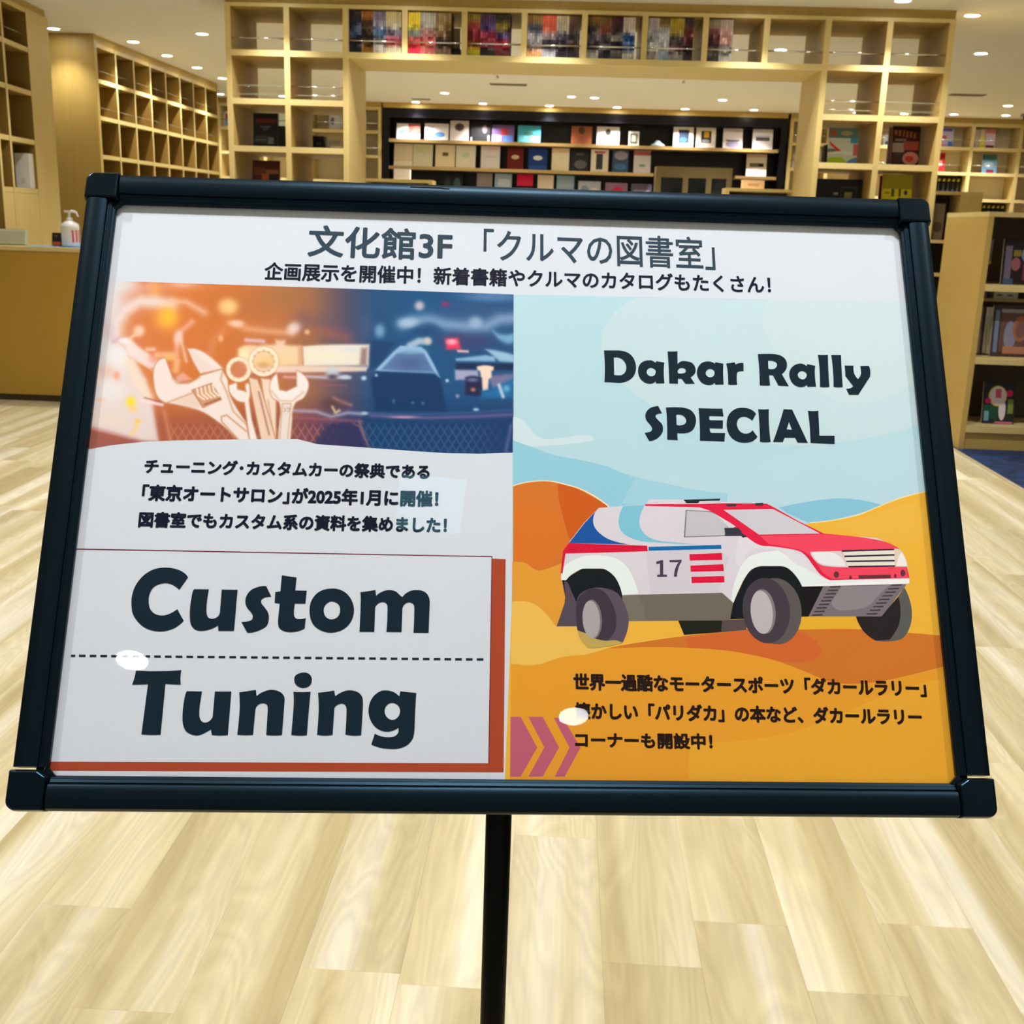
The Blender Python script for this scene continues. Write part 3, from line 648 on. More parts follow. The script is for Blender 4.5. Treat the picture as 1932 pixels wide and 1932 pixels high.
facing('magazine', 'large brown magazine with arch picture on the low bookcase middle shelf', 'magazine', 1873, 1950, 578, 674, YB+.10, .602, (70, 52, 50),
       [(.06, .08, .16, .9, (110, 130, 160)), (.2, .1, 1, .86, (104, 74, 66)), (.3, .12, .6, .7, (130, 132, 160), 1), (.5, .3, .9, .8, (160, 100, 76), 1), (.58, .36, .82, .7, (120, 84, 76), 1), (.3, .06, 1, .2, (176, 120, 90)), (.2, .86, .9, .93, (150, 146, 146))], lean=6)
facing('shoe_box', 'white box with two dark oval marks on the inner ledge', 'box', 1874, 1920, 549, 577, YB+.31, .962, (222, 220, 212), [(.12, .3, .36, .55, (120, 116, 104), 1), (.56, .28, .8, .53, (120, 116, 104), 1)], lean=0, th=.1)
facing('book', 'pale narrow book left of the white box on the inner ledge', 'book', 1853, 1861, 551, 573, YB+.31, .962, (150, 146, 156), lean=0, th=.1)
facing('magazine', 'magazine with pink and white cover on the bottom shelf', 'magazine', 1856, 1917, 724, 806, YB+.12, .157, (36, 40, 40),
       [(.04, .1, .5, .45, (30, 72, 56)), (.16, .42, .74, .92, (206, 196, 70), 1), (.2, .45, .72, .9, (226, 214, 222), 1), (.38, .62, .56, .84, (206, 90, 120)), (.06, .48, .26, .62, (214, 40, 110), 1), (.72, .66, .92, .82, (214, 40, 110), 1), (.5, .08, .72, .6, (214, 204, 208), 1), (.78, .25, .95, .6, (120, 140, 60)), (.06, .06, .2, .3, (110, 160, 170)), (.4, .0, .95, .05, (200, 110, 140))], lean=10)

# ------------------------------------------------------------------ black display case in the far wall
YW = 15.6; bc = thing('display_case', 'black built-in display case with lit shelves beyond the arch', 'display case', (0, YW, 0))
part('back_panel', (-2.56, .33, 0), (2.80, .36, 2.78), BLACK, bc)
part('side_frame', (-2.56, 0, 0), (-2.47, .33, 2.78), BLACK, bc); part('side_frame', (2.72, 0, 0), (2.80, .33, 2.78), BLACK, bc)
part('top_frame', (-2.47, 0, 2.66), (2.72, .33, 2.78), BLACK, bc)
part('header_panel', (-2.56, .0, 2.78), (2.80, .36, CEIL), W_DARKER, bc)
part('shelf_board', (-2.47, -.04, 2.345), (2.70, .33, 2.385), W_CASE, bc)
part('shelf_board', (-2.47, -.04, 2.00), (1.08, .33, 2.04), W_CASE, bc)
part('shelf_board', (2.16, -.04, 2.00), (2.70, .33, 2.04), W_CASE, bc)
part('shelf_board', (-2.47, -.04, 1.60), (1.08, .33, 1.64), W_CASE, bc)
part('lower_cabinet', (-2.47, -.04, 0), (2.72, .30, .7), BLACK, bc)
WHT, CRM = (232, 228, 226), (238, 228, 204)
S1, S2, S3 = 2.3855, 2.0405, 1.6405
def dc(x0, x1, yt, yb, z, c, patches, what, kind='book', th=.012, lean=10, row=1):
    facing(kind, what, kind.replace('_', ' '), x0, x1, yt, yb, YW+.06, z, c, patches, th=th, lean=lean, group='face-out books in the black display case', hmax={S1: .262, S2: .294, S3: .345}[z])
dc(748, 792, 233, 258, S1, (206, 214, 212), [(.1, .3, .45, .6, (110, 176, 170), 1), (.5, .35, 1, .98, (150, 76, 66)), (.6, .2, .85, .5, (210, 200, 200), 1)], 'white book with teal and brown cover, first on the upper display shelf')
dc(801, 846, 233, 260, S1, (224, 220, 228), [(.12, .72, .4, .84, (170, 160, 180)), (.4, .15, .85, .5, (90, 140, 214), 1)], 'white book with a blue splash, second on the upper display shelf')
dc(849, 884, 223, 261, S1, (208, 202, 202), [(.24, .48, .76, .88, (90, 80, 86), 1), (.34, .56, .66, .8, (60, 52, 58), 1)], 'grey-white book with a dark round emblem on the upper display shelf')
dc(887, 925, 226, 262, S1, (14, 14, 18), [(.6, .4, .84, .82, (130, 96, 110), 1), (.04, .02, .1, .2, (200, 200, 200)), (.88, .02, .96, .3, (200, 196, 200))], 'black book with a pinkish portrait on the upper display shelf')
dc(928, 970, 236, 264, S1, (110, 84, 140), [(0, .02, .45, .42, (180, 150, 220)), (.4, .4, .7, .8, (170, 50, 60)), (.5, .02, .95, .4, (90, 130, 220)), (.05, .05, .4, .3, (130, 200, 220))], 'violet and blue book on the upper display shelf')
dc(977, 1020, 237, 265, S1, (60, 160, 186), [(.05, .05, .6, .4, (110, 196, 214)), (.25, .4, .7, .65, (60, 110, 100), 1), (.6, .05, .95, .4, (170, 220, 230))], 'turquoise book on the upper display shelf')
dc(1078, 1117, 238, 266, S1, (150, 84, 50), [(.34, .55, .66, .98, (74, 46, 28), 1)], 'brown book with a dark crest on the upper display shelf')
dc(1126, 1169, 239, 270, S1, (226, 218, 220), [(.38, .5, .62, .88, (44, 34, 24), 1)], 'white book with a dark crest on the upper display shelf')
dc(1186, 1206, 248, 270, S1, (206, 206, 198), [(.15, .12, .85, .85, (90, 90, 80)), (.3, .3, .7, .75, (190, 190, 170))], 'small silver framed plaque on the upper display shelf', 'plaque', .02, 4)
dc(1271, 1309, 235, 273, S1, WHT, [(.26, .2, .78, .86, (24, 44, 80)), (.3, .22, .7, .5, (50, 90, 150), 1)], 'white book with a navy picture on the upper display shelf')
dc(1314, 1351, 236, 274, S1, (228, 222, 214), [(.26, .24, .78, .84, (60, 44, 30)), (.4, .5, .66, .8, (206, 160, 40)), (.3, .26, .7, .42, (160, 176, 190), 1)], 'white book with a gold and brown picture on the upper display shelf')
dc(1365, 1402, 237, 274, S1, (212, 200, 200), [(.16, .02, .84, .40, (150, 144, 176), 1), (.16, .36, .84, .42, (50, 44, 60)), (0, 0, .14, .3, (240, 240, 246)), (.86, 0, 1, .3, (240, 240, 246))], 'pinkish white book with a lavender foot on the upper display shelf')
dc(1421, 1459, 238, 277, S1, (230, 224, 230), [(.16, .42, .84, .6, (60, 56, 66)), (.2, .5, .8, .52, (150, 150, 160)), (.1, .62, .9, .68, (200, 190, 200))], 'white book with a dark bar, last on the upper display shelf')
o = thing('glass_ornament', 'small pale glass ornament between books on the upper display shelf', 'ornament', (atY(1241, 270, YW+.1)[0], YW+.1, S1))
a = MB(); a.lathe([(.001, 0), (.09, .002), (.10, .02), (.05, .05), (.03, .075), (.001, .085)], 14); a.build('ornament_body', mat('pale_glass', (180, 210, 216), .1, coat=1), o, smooth=True)
for (x0, x1, c, pt, lb_) in ((743, 778, (240, 230, 206), [(.0, .0, 1, .2, (252, 250, 246))], 'plain cream book, first on the middle display shelf'),
 (779, 816, (232, 232, 216), [(.1, .6, .9, .9, (222, 222, 184))], 'cream book with a faint green band on the middle display shelf'),
 (821, 858, (238, 228, 202), [(.36, .5, .66, .66, (104, 92, 44))], 'cream book with an olive square on the middle display shelf'),
 (860, 897, (232, 232, 222), [(.3, .45, .7, .7, (206, 220, 206), 1)], 'cream book with a faint round mark on the middle display shelf'),
 (907, 943, (226, 226, 238), [(.15, .5, .85, .54, (206, 206, 224)), (0, .8, 1, 1, (226, 208, 212))], 'bluish white book, fifth on the middle display shelf'),
 (957, 987, (104, 20, 24), [(.25, .46, .75, .66, (206, 186, 150), 1)], 'dark red book with a cream oval on the middle display shelf'),
 (997, 1032, (20, 56, 140), [(.25, .44, .75, .66, (220, 230, 246), 1), (.0, .0, 1, .2, (30, 80, 176))], 'royal blue book with a white oval on the middle display shelf'),
 (1041, 1074, (240, 232, 208), [(0, .8, 1, .98, (232, 206, 176))], 'plain cream book right of the blue one on the middle display shelf'),
 (1077, 1111, (24, 24, 28), [(.2, .1, .9, .5, (90, 92, 98), 1), (.3, .7, .7, .8, (70, 72, 76))], 'black book with a grey car shape on the middle display shelf'),
 (1115, 1148, (232, 226, 218), [(.3, .1, .68, .8, (50, 56, 70)), (.2, .82, .8, .92, (190, 110, 100))], 'white book with a dark middle on the middle display shelf'),
 (1156, 1186, (60, 80, 120), [(.1, .55, .95, .95, (150, 150, 170), 1), (.1, .1, .9, .4, (60, 110, 170), 1)], 'slate blue book on the middle display shelf'),
 (1196, 1228, (206, 206, 224), [(0, .78, 1, .98, (176, 96, 96)), (.3, .25, .7, .4, (130, 160, 170), 1)], 'pale book with a red top on the middle display shelf'),
 (1409, 1447, (236, 230, 226), [(.16, .42, .86, .58, (44, 42, 46)), (.2, .46, .6, .54, (120, 120, 120)), (0, .85, 1, 1, (222, 200, 180))], 'white book with a black strip alone on the short right shelf')):
    xm = (x0+x1)/2; yt = 271+(xm-758)*.0295+(2 if x0 in (957, 997) else 0); dc(x0, x1, yt-1, yt+38, S2, c, pt, lb_)
for (x0, x1, yt, c, pt, lb_) in ((835, 872, 325, (14, 18, 26), [(.1, .2, .4, .8, (40, 56, 60), 1), (.55, .2, .9, .8, (56, 90, 100), 1)], 'dark book with two round pictures on the lowest visible display shelf'),
 (899, 928, 324, (150, 144, 148), [(.1, .1, .9, .35, (190, 186, 190))], 'grey book on the lowest visible display shelf'),
 (933, 965, 326, (156, 180, 206), [(.1, .05, .5, .3, (70, 130, 160)), (.2, .5, .9, .8, (190, 206, 226))], 'light blue book, left of the crimson one on the lowest display shelf'),
 (975, 1005, 328, (210, 20, 76), [(.0, .42, 1, .56, (30, 12, 26)), (.1, .1, .9, .38, (224, 60, 110), 1)], 'crimson book on the lowest visible display shelf'),
 (1014, 1044, 329, (226, 208, 196), [(0, 0, 1, .45, (206, 214, 230))], 'cream and white book on the lowest visible display shelf'),
 (1050, 1083, 330, (130, 168, 200), [(.08, .0, .92, .4, (160, 206, 226)), (.08, .5, .9, .9, (150, 170, 190))], 'light blue book, right of the cream one on the lowest display shelf'),
 (1091, 1133, 342, (176, 180, 200), [(.1, .4, .45, .8, (120, 150, 170), 1), (.5, .3, .9, .7, (220, 210, 226), 1)], 'low pale book with round shapes on the lowest display shelf'),
 (1142, 1184, 345, (150, 110, 140), [(.25, .1, .85, .8, (220, 40, 90), 1)], 'low book with a crimson middle on the lowest display shelf'),
 (1191, 1230, 347, (100, 90, 120), [(.1, .5, .9, .7, (150, 140, 170))], 'low purplish book at the right end of the lowest display shelf')):
    dc(x0, x1, yt, 370, S3, c, pt, lb_)
# small white lettering above the plaque (drawn as worn unreadable strokes in the photograph)
a = MB()
for k in range(7):
    x = 1188+k*4; A = atY(x, 236+k*.12, YW+.32); a.box((A[0], YW+.326, A[2]-.02), (A[0]+.016, YW+.33, A[2]-.02+.008+.012*((k*3) % 2)), c=L4((120, 120, 130)))
a.build('case_lettering', PRINT, bc).location = (0, -YW, 0)
# glass cabinet inset and low units in front of the case
gc = thing('glass_cabinet', 'brown cabinet with three dark glass panes below the display case shelves', 'cabinet', (1.57, 15.1, 0))
BR = mat('brown_frame', (112, 96, 62), .4)
part('top_rail', (-.49, 0, 1.975), (.49, .3, 2.11), BR, gc)
for x in (-.49, -.14, .16, .42): part('stile', (x, 0, .0), (x+.07, .3, 1.975), BR, gc)
for x0, x1 in ((-.42, -.14), (-.07, .16), (.23, .42)): part('pane', (x0, .02, .2), (x1, .028, 1.975), mat('dark_pane', (16, 22, 24), .08), gc)
part('base_rail', (-.49, 0, 0), (.49, .3, .2), BR, gc)
def low_unit(x0, x1, y, top, label):
    t = thing('low_shelf_unit', label, 'shelf unit', (x0, y, 0)); w = x1-x0
    part('top_board', (0, 0, top-.035), (w, .4, top), W_SHELF, t); part('side_panel', (0, 0, 0), (.04, .4, top-.035), W_LIGHT, t); part('side_panel', (w-.04, 0, 0), (w, .4, top-.035), W_LIGHT, t)
    for z in (.1, .7, 1.25): part('shelf_board', (.04, 0, z), (w-.04, .4, z+.035), W_SHELF, t)
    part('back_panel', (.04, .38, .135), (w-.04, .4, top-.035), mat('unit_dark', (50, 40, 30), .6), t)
low_unit(-2.60, -1.73, 14.3, 1.825, 'low light wood unit in front of the display case, left side')
low_unit(1.89, 2.74, 14.3, 1.84, 'low light wood unit in front of the display case, right side')
facing('white_box', 'pinkish white box on top of the left low unit', 'box', 743, 773, 319, 335, 14.4, 1.8255, (206, 196, 196), [(.1, .3, .9, .34, (186, 176, 178))], lean=0, th=.12)
facing('tan_box', 'tan cardboard box on top of the right low unit', 'box', 1401, 1442, 340, 357, 14.4, 1.8405, (222, 184, 140), [(.25, .3, .75, .6, (196, 150, 110))], lean=0, th=.12, side=(214, 176, 134))

# ------------------------------------------------------------------ far light bookcases either side
def far_case(xs, label, rows=(2.765, 2.465, 2.15, 1.82, 1.49, 1.16, .83, .5, .17), skip=()):
    t = thing('far_bookcase', label, 'bookcase', (0, YW, 0))
    for x in xs: part('upright', (x-.022, 0, 0), (x+.022, .34, 2.78), W_LIGHT, t)
    for k in range(len(xs)-1):
        for j, z in enumerate(rows):
            if (k, j) in skip: continue
            part('shelf_board', (xs[k]+.022, .002, z-.02), (xs[k+1]-.022, .34, z+.02), W_SHELF, t)
    part('back_panel', (xs[0], .34, 0), (xs[-1], .36, 2.78), mat('pale_back', (232, 222, 196), .6), t)
    part('cornice', (xs[0]-.022, .01, 2.783), (xs[-1]+.022, .36, CEIL), W_DARKER, t)
    for k in range(len(xs)-1):
        for z in (2.465, 2.15):
            a = MB(); a.tube((xs[k]+.024, .01, z+.11), (xs[k+1]-.024, .01, z+.11), .006, 8); a.build('retaining_bar', CHROME, t, smooth=True)
far_case([-5.40, -4.78, -4.16, -3.54, -2.92, -2.60], 'light wood bookcase on the far wall, left of the black case')
far_case([2.86, 3.35, 3.97, 4.59, 5.21, 5.83, 6.45, 7.07], 'light wood bookcase on the far wall, right of the black case')
FZ = [2.4855, 2.1705, 1.8405]
YF = YW+.12
def ff(x0, x1, yt, yb, z, c, p, lb_, kind='magazine', th=.01, lean=8, cat=None): facing(kind, lb_, cat or kind, x0, x1, yt, yb, YF, z, c, p, th=th, lean=lean, group='things on the far light shelves', hmax=.25)
ff(1775, 1800, 240, 276, FZ[0], (190, 180, 214), [(.1, .8, .9, .95, (90, 90, 176)), (.1, .4, .5, .6, (190, 70, 110), 1), (.6, .05, .95, .3, (60, 120, 190)), (0, .05, .5, .2, (214, 150, 206))], 'pink and blue magazine at the left of the far right shelves')
ff(1850, 1859, 241, 277, FZ[0], (236, 226, 80), [(0, .6, 1, 1, (216, 206, 150))], 'yellow spined magazine on the upper far right shelf')
ff(1841, 1849, 243, 276, FZ[0], (206, 196, 176), [], 'greyish magazine left of the yellow spined one')
ff(1860, 1879, 242, 276, FZ[0], (226, 190, 200), [(.0, .75, 1, .98, (206, 130, 130)), (.1, .3, .9, .6, (206, 210, 230), 1), (.1, .02, .9, .16, (110, 60, 76))], 'pink magazine beside the yellow spined one on the far shelf')
ff(1771, 1784, 287, 325, FZ[1], (214, 50, 60), [(.0, .3, .6, .6, (250, 170, 150)), (.2, .7, .9, .95, (150, 20, 30))], 'bright red magazine on the far right second shelf')
ff(1854, 1882, 291, 325, FZ[1], (120, 180, 226), [(.0, .72, 1, 1, (60, 110, 120)), (.1, .3, .8, .6, (190, 214, 236), 1), (.3, .02, .8, .2, (150, 40, 80))], 'sky blue magazine on the far right second shelf')
# black volumes with yellow numerals
def vol(x, w, z, h, lab, short=False):
    a = MB(); a.box((0, 0, 0), (w, .2, h), c=L4((14, 14, 16)))
    a.face([(w*.2, -.001, h*.80), (w*.8, -.001, h*.80), (w*.8, -.001, h*.84), (w*.2, -.001, h*.84)], L4((196, 176, 40)))
    a.face([(w*.35, -.001, h*.84), (w*.85, -.001, h*.84), (w*.85, -.001, h*.92), (w*.35, -.001, h*.92)], L4((170, 150, 36)))
    a.face([(w*.42, -.001, h*.25), (w*.6, -.001, h*.25), (w*.6, -.001, h*.7), (w*.42, -.001, h*.7)], L4((84, 86, 92)))
    a.face([(w*.1, -.001, h*.06), (w*.9, -.001, h*.06), (w*.9, -.001, h*.15), (w*.1, -.001, h*.15)], L4((196, 196, 216)))
    o = a.build('bound_volume', PRINT, None, Matrix.Translation((x, YF, z))); tag(o, lab, 'book', 'black bound volumes on the far shelves')
XA = 4.785
for k in range(6): vol(XA+k*.063, .058, FZ[2], .27, 'black bound volume with yellow number, %s of the six left of the upright' % ORD[k])
XA = 5.236
for k in range(9): vol(XA+k*.061, .057, 1.5105, .275, 'black bound volume with yellow number, %s of nine right of the upright' % ORD[k])
for k in range(9): vol(XA+.01+k*.060, .056, 1.1805, .28, 'black bound volume, %s of nine just above the low bookcase top' % ORD[k])
# things glimpsed through the archway towers
ff(421.5, 431, 210, 236, FZ[0], (214, 200, 206), [(.35, .1, .95, .85, (150, 60, 90)), (.4, .1, .9, .45, (110, 170, 226))], 'small magazine with pink and blue cover between the wall grid and archway')
ff(523, 545, 208, 239, FZ[0], (216, 228, 210), [], 'pale green magazine glimpsed through the left tower')
ff(621, 645, 215, 247, FZ[0], (214, 214, 220), [(.1, .3, .4, .8, (110, 110, 120), 1)], 'pale magazine with a grey figure glimpsed through the left tower')
ff(686, 691, 218, 249, FZ[0], (226, 226, 222), [], 'white magazine edge just inside the left of the arch')
ff(1545, 1551, 268, 310, FZ[1], (226, 226, 222), [], 'white item glimpsed at the left of the right tower')
ff(1495, 1509, 290, 318, FZ[1], (226, 226, 226), [(.4, .1, .6, .9, (190, 190, 190))], 'white item on the far shelf right of the black case')
ff(1667, 1680, 255, 272, FZ[0], (206, 212, 226), [(.3, .1, .9, .4, (60, 80, 150))], 'pale magazine with blue foot behind the dark red magazine')
# mid-distance unit at the right
mu_ = thing('shelf_unit', 'light wood unit with dark openings behind the low bookcase', 'shelf unit', (4.05, 13.2, 0))
part('top_board', (0, 0, 1.80), (.55, .4, 1.835), W_SHELF, mu_); part('stile', (.31, 0, 0), (.55, .4, 1.80), W_LIGHT, mu_); part('side_panel', (0, 0, 0), (.03, .4, 1.80), W_LIGHT, mu_)
for z in (.9, 1.27, ): part('shelf_board', (.03, 0, z), (.31, .38, z+.035), W_SHELF, mu_)
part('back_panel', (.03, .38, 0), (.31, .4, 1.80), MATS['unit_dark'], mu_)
facing('grey_box', 'grey box with a dark mark in the mid-distance unit', 'box', 1762, 1783, 384, 412, 13.3, 1.3055, (126, 112, 96), [(.1, .2, .9, .5, (80, 70, 56), 1)], lean=0, th=.15, side=(110, 98, 84))

# ------------------------------------------------------------------ poster stand
BO = np.array([-.364, .857, 1.378]); BA = np.array([.643, .056, .001]); BB = np.array([.019, -.239, -.399])
FW, FH = .645, .465
ex = BA/np.linalg.norm(BA); bb = -BB; ey = bb-ex*(bb@ex); ey /= np.linalg.norm(ey); ez = np.cross(ex, ey)
BC = BO+BA/2+BB/2
BM = Matrix.Identity(4)
for i in range(3): BM[i][0] = ex[i]; BM[i][1] = ey[i]; BM[i][2] = ez[i]; BM[i][3] = BC[i]
CAMP = np.array([0, 0, CAMH])
SH = -.011                                 # paper lies 9 mm under the front of the frame
def pb(px, py, z=SH):
    """picture point -> coordinates (m) on the paper"""
    px = np.asarray(px, float); py = np.asarray(py, float)
    d = FWD + np.multiply.outer((px-966)/FPX, RT) - np.multiply.outer((py-966)/FPX, UP)
    o = CAMP-BC; t = (z-o@ez)/(d@ez); q = o+d*t[..., None]
    return q@ex, q@ey
stand = thing('poster_stand', 'black snap-frame poster stand on one thin pole in the foreground', 'sign stand')
stand.matrix_world = BM
FR = bpy.data.materials.new('black_anodised'); FR.use_nodes = True; b = FR.node_tree.nodes['Principled BSDF']
b.inputs['Base Color'].default_value = (.0015, .003, .005, 1); b.inputs['Roughness'].default_value = .36; b.inputs['Specular Tint'].default_value = (.25, .62, 1, 1); b.inputs['Specular IOR Level'].default_value = .30
tc = FR.node_tree.nodes.new('ShaderNodeTexCoord'); n = FR.node_tree.nodes.new('ShaderNodeTexNoise'); n.inputs['Scale'].default_value = 1500; bp = FR.node_tree.nodes.new('ShaderNodeBump'); bp.inputs['Strength'].default_value = .10; bp.inputs['Distance'].default_value = .0003
FR.node_tree.links.new(tc.outputs['Object'], n.inputs[0]); FR.node_tree.links.new(n.outputs[0], bp.inputs['Height']); FR.node_tree.links.new(bp.outputs[0], b.inputs['Normal'])
CAPM = FR.copy(); CAPM.name = 'black_plastic_cap'; CAPM.node_tree.nodes['Principled BSDF'].inputs['Roughness'].default_value = .22
hw, hh = FW/2, FH/2
# rail section: (distance in from outer edge, height) in mm
PROF = [(1.0, -16), (0.3, -8), (0.7, -4.2), (1.9, -1.7), (4.0, -.5), (8, 0), (12, -.3), (15.5, -1.1), (16.8, -1.9), (17.1, -4.0), (17.9, -4.2), (18.3, -3.6), (20.2, -4.7), (20.5, -5.4), (22.2, -6.1), (22.6, -6.8), (22.6, -9.3), (19.0, -9.3), (19.0, -16)]
def rail(name, o, d, inw, L, a0, a1):
    """profile swept from o along d (length L); inward direction inw; ends inset a0,a1 (m)"""
    q = MB(); o = Vector(o); d = Vector(d); w = Vector(inw); N_ = len(PROF)
    flip = Vector((d.x, d.y, 0)).cross(Vector((w.x, w.y, 0))).z < 0
    for s in (a0, L-a1):
        for (u, h) in PROF: p = o+d*s+w*(u/1000); q.v.append((p.x, p.y, h/1000))
    for k in range(N_-1):
        f = (k, k+1, N_+k+1, N_+k); q.f.append(f if flip else f[::-1])
    for f in (tuple(range(N_)), tuple(range(N_, 2*N_))): q.f.append(f)
    q.c = [q.cur]*len(q.f); q.m = [0]*len(q.f)
    o_ = q.build(name, FR, stand)
    for p in o_.data.polygons: p.use_smooth = True
    o_.data.set_sharp_from_angle(angle=math.radians(26))
    return o_
cw = .0257                                  # corner cap size
TOPR = rail('frame_rail', (-hw, hh, 0), (1, 0, 0), (0, -1, 0), FW, cw, cw)
rail('frame_rail', (-hw, -hh, 0), (1, 0, 0), (0, 1, 0), FW, cw, cw)
rail('frame_rail', (-hw+.0008, -hh, 0), (0, 1, 0), (1, 0, 0), FH, .0277, .0222)
rail('frame_rail', (hw-.0008, -hh, 0), (0, 1, 0), (-1, 0, 0), FH, .0277, .0222)
def cap(sx, sy):
    r = .0065; pts = [(r-r*math.sin(a), r-r*math.cos(a)) for a in np.linspace(0, math.pi/2, 9)]
    body = pts+([(0, .0262), (.0190, .0262), (.0254, .0222), (.0254, 0)] if sy < 0 else [(0, .0220), (.0254, .0220), (.0254, 0)])
    tr = lambda p: (sx*(hw-p[0]), sy*(hh-p[1]))
    q = MB(); lay = [(1.0, -.0094), (1.0, -.005), (.94, -.0008), (.86, .0004)]
    cx, cy_ = .0125, .0125; i0 = 0; n_ = len(body)
    for s, z in lay:
        for (x, y) in body:
            X = cx+(x-cx)*s; Y = cy_+(y-cy_)*s; X, Y = tr((X, Y)); q.v.append((X, Y, z))
    for k in range(len(lay)-1):
        for j in range(n_):
            j2 = (j+1) % n_; f = (k*n_+j, k*n_+j2, (k+1)*n_+j2, (k+1)*n_+j); q.f.append(f if sx*sy > 0 else f[::-1])
    top = tuple((len(lay)-1)*n_+j for j in range(n_)); q.f.append(top if sx*sy > 0 else top[::-1])
    q.c = [q.cur]*len(q.f); q.m = [0]*len(q.f)
    # chamfered web joining the cap to the paper pocket
    w = [(.0190, .0224), (.0224, .0285), (.0285, .0224), (.0226, .0190)]
    q.prism([tr(p) for p in w], -.0092, -.0058)
    o = q.build('corner_cap', CAPM, stand)
    bv = o.modifiers.new('bevel', 'BEVEL'); bv.width = .0006; bv.segments = 2; bv.limit_method = 'ANGLE'; bv.angle_limit = math.radians(35)
for sx in (-1, 1):
    for sy in (-1, 1): cap(sx, sy)
a = MB(); a.prism([(-hw+.0195, -hh+.0195), (hw-.0195, -hh+.0195), (hw-.0195, hh-.0195), (-hw+.0195, hh-.0195)], -.0150, -.0122); a.build('back_board', mat('back_board', (150, 142, 124), .6), stand)
for sx in (-1, 1):
    a = MB(); a.box((min(sx*(hw-.0135), sx*(hw-.0186)), -hh+.02, -.0158), (max(sx*(hw-.0135), sx*(hw-.0186)), hh-.02, -.012)); a.build('base_frame', CAPM, stand)
a = MB(); gx, gy0, gy1 = hw-.0195, -hh+.0195, hh-.0195
a.face([(-gx, gy0, SH+.0010), (gx, gy0, SH+.0010), (gx, gy1, SH+.0010), (-gx, gy1, SH+.0010)]); a.build('cover_sheet', SHEET, stand)
for xa, xb in ((774, 836), (836, 848)):     # small engraved arrow on the top rail
    u0, v0 = pb(xa, 352.5, .0); u1, v1 = pb(xb, 354 if xa == 774 else 355.5, .0)
    a = MB(); a.box((float(u0), float(v1)-.0002, -.0011), (float(u1), float(v1)+.0003, .0003)); a.build('release_mark', mat('engraved_black', (4, 8, 12), .5), TOPR)
Binv = BM.inverted()
def world_part(mb, name, mt, smooth=False, bevel=0): return mb.build(name, mt, stand, Binv, smooth, bevel)
POLEM = mat('pole_black', (4, 5, 4), .4, spec=.12)
pole_x, pole_y = atY(941, 1540, .86)[0], .86
a = MB(); a.tube((pole_x, pole_y, .012), (pole_x, pole_y, 1.13), .0112, 24); world_part(a, 'pole', POLEM, True)
a = MB(); M = Matrix.Translation((pole_x, pole_y, 0)); a.lathe([(.001, .014), (.03, .014), (.17, .009), (.18, .004), (.18, 0), (.001, 0)], 40, M=M); world_part(a, 'base_plate', POLEM)
a = MB(); a.box((pole_x-.02, pole_y-.030, 1.06), (pole_x+.02, pole_y+.012, 1.13)); world_part(a, 'tilt_bracket', POLEM)

# ------------------------------------------------------------------ poster (a print; every shape lies flat on the paper)
poster = thing('poster', 'printed exhibition poster: engine photo at left, desert rally car at right', 'poster'); poster.matrix_world = BM
KP = 1.05
def P4(c): return L4(c, KP)
paper = MB(); tl = pb([205, 1715], [402, 446]); pts_top = (float(tl[1][0]), float(tl[1][1]))
pY = float(pb(966, 422.5)[1])
paper.box((-hw+.0202, -hh+.0202, SH-.0006), (hw-.0202, hh-.0202, SH), c=P4((211, 220, 234)))
PM = print_mat('poster_ink', .5, .08)
for nd in PM.node_tree.nodes:
    if nd.type == 'MAP_RANGE': nd.inputs['To Min'].default_value = .975; nd.inputs['To Max'].default_value = 1.025
    if nd.type == 'TEX_NOISE': nd.inputs['Scale'].default_value = 14
paper.build('paper_sheet', PM, poster)
def crop(name):
    return {'A': (220, 1040, 6.0375), 'B': (520, 1040, 6.0375), 'C': (220, 1240, 6.0375), 'D': (520, 1240, 6.0375), 'E': (1120, 640, 6.9), 'F': (1380, 640, 6.9),
            'G': (1040, 920, 5.3667), 'H': (1380, 920, 5.3667), 'S': (950, 760, 4.025), 'K': (940, 1220, 4.83), 'R': (1340, 740, 3.864), 'Q': (1300, 1220, 3.645), 'X': (0, 0, 1), 'P': (160, 520, 4.6), 'p': (560, 520, 4.6)}[name]
def path(s, cr, seg=5):
    """'x,y' smooth point, 'x,y!' corner -> list of picture points"""
    ox, oy, k = crop(cr); P = []
    for t in s.split():
        cn = t.endswith('!'); x, y = t.rstrip('!').split(','); P.append((ox+float(x)/k, oy+float(y)/k, cn))
    out = []; n = len(P)
    for i in range(n):
        a, b = P[i], P[(i+1) % n]; z = P[i-1]; d = P[(i+2) % n]
        out.append((a[0], a[1]))
        if a[2] and b[2]: continue
        pa, pb_ = np.array(a[:2]), np.array(b[:2])
        L = np.linalg.norm(pb_-pa)
        def tan(p0, p1, p2):
            v = np.array(p2[:2])-np.array(p0[:2]); nv = np.linalg.norm(v); return v/nv if nv else v
        ta = (tan(z, a, b) if not a[2] else None); tb = (tan(a, b, d) if not b[2] else None)
        if ta is None: ta = (pb_-pa)/L; ta = (2*ta-(tb if tb is not None else ta)); ta = ta/max(np.linalg.norm(ta), 1e-6)
        if tb is None: tb = (pb_-pa)/L; tb = (2*tb-ta); tb = tb/max(np.linalg.norm(tb), 1e-6)
        for j in range(1, seg):
            t = j/seg; h = (2*t**3-3*t**2+1)*pa+(t**3-2*t**2+t)*L*ta+(-2*t**3+3*t**2)*pb_+(t**3-t**2)*L*tb
            out.append((h[0], h[1]))
    return out
CXL, CYL = hw-.0204, hh-.0204
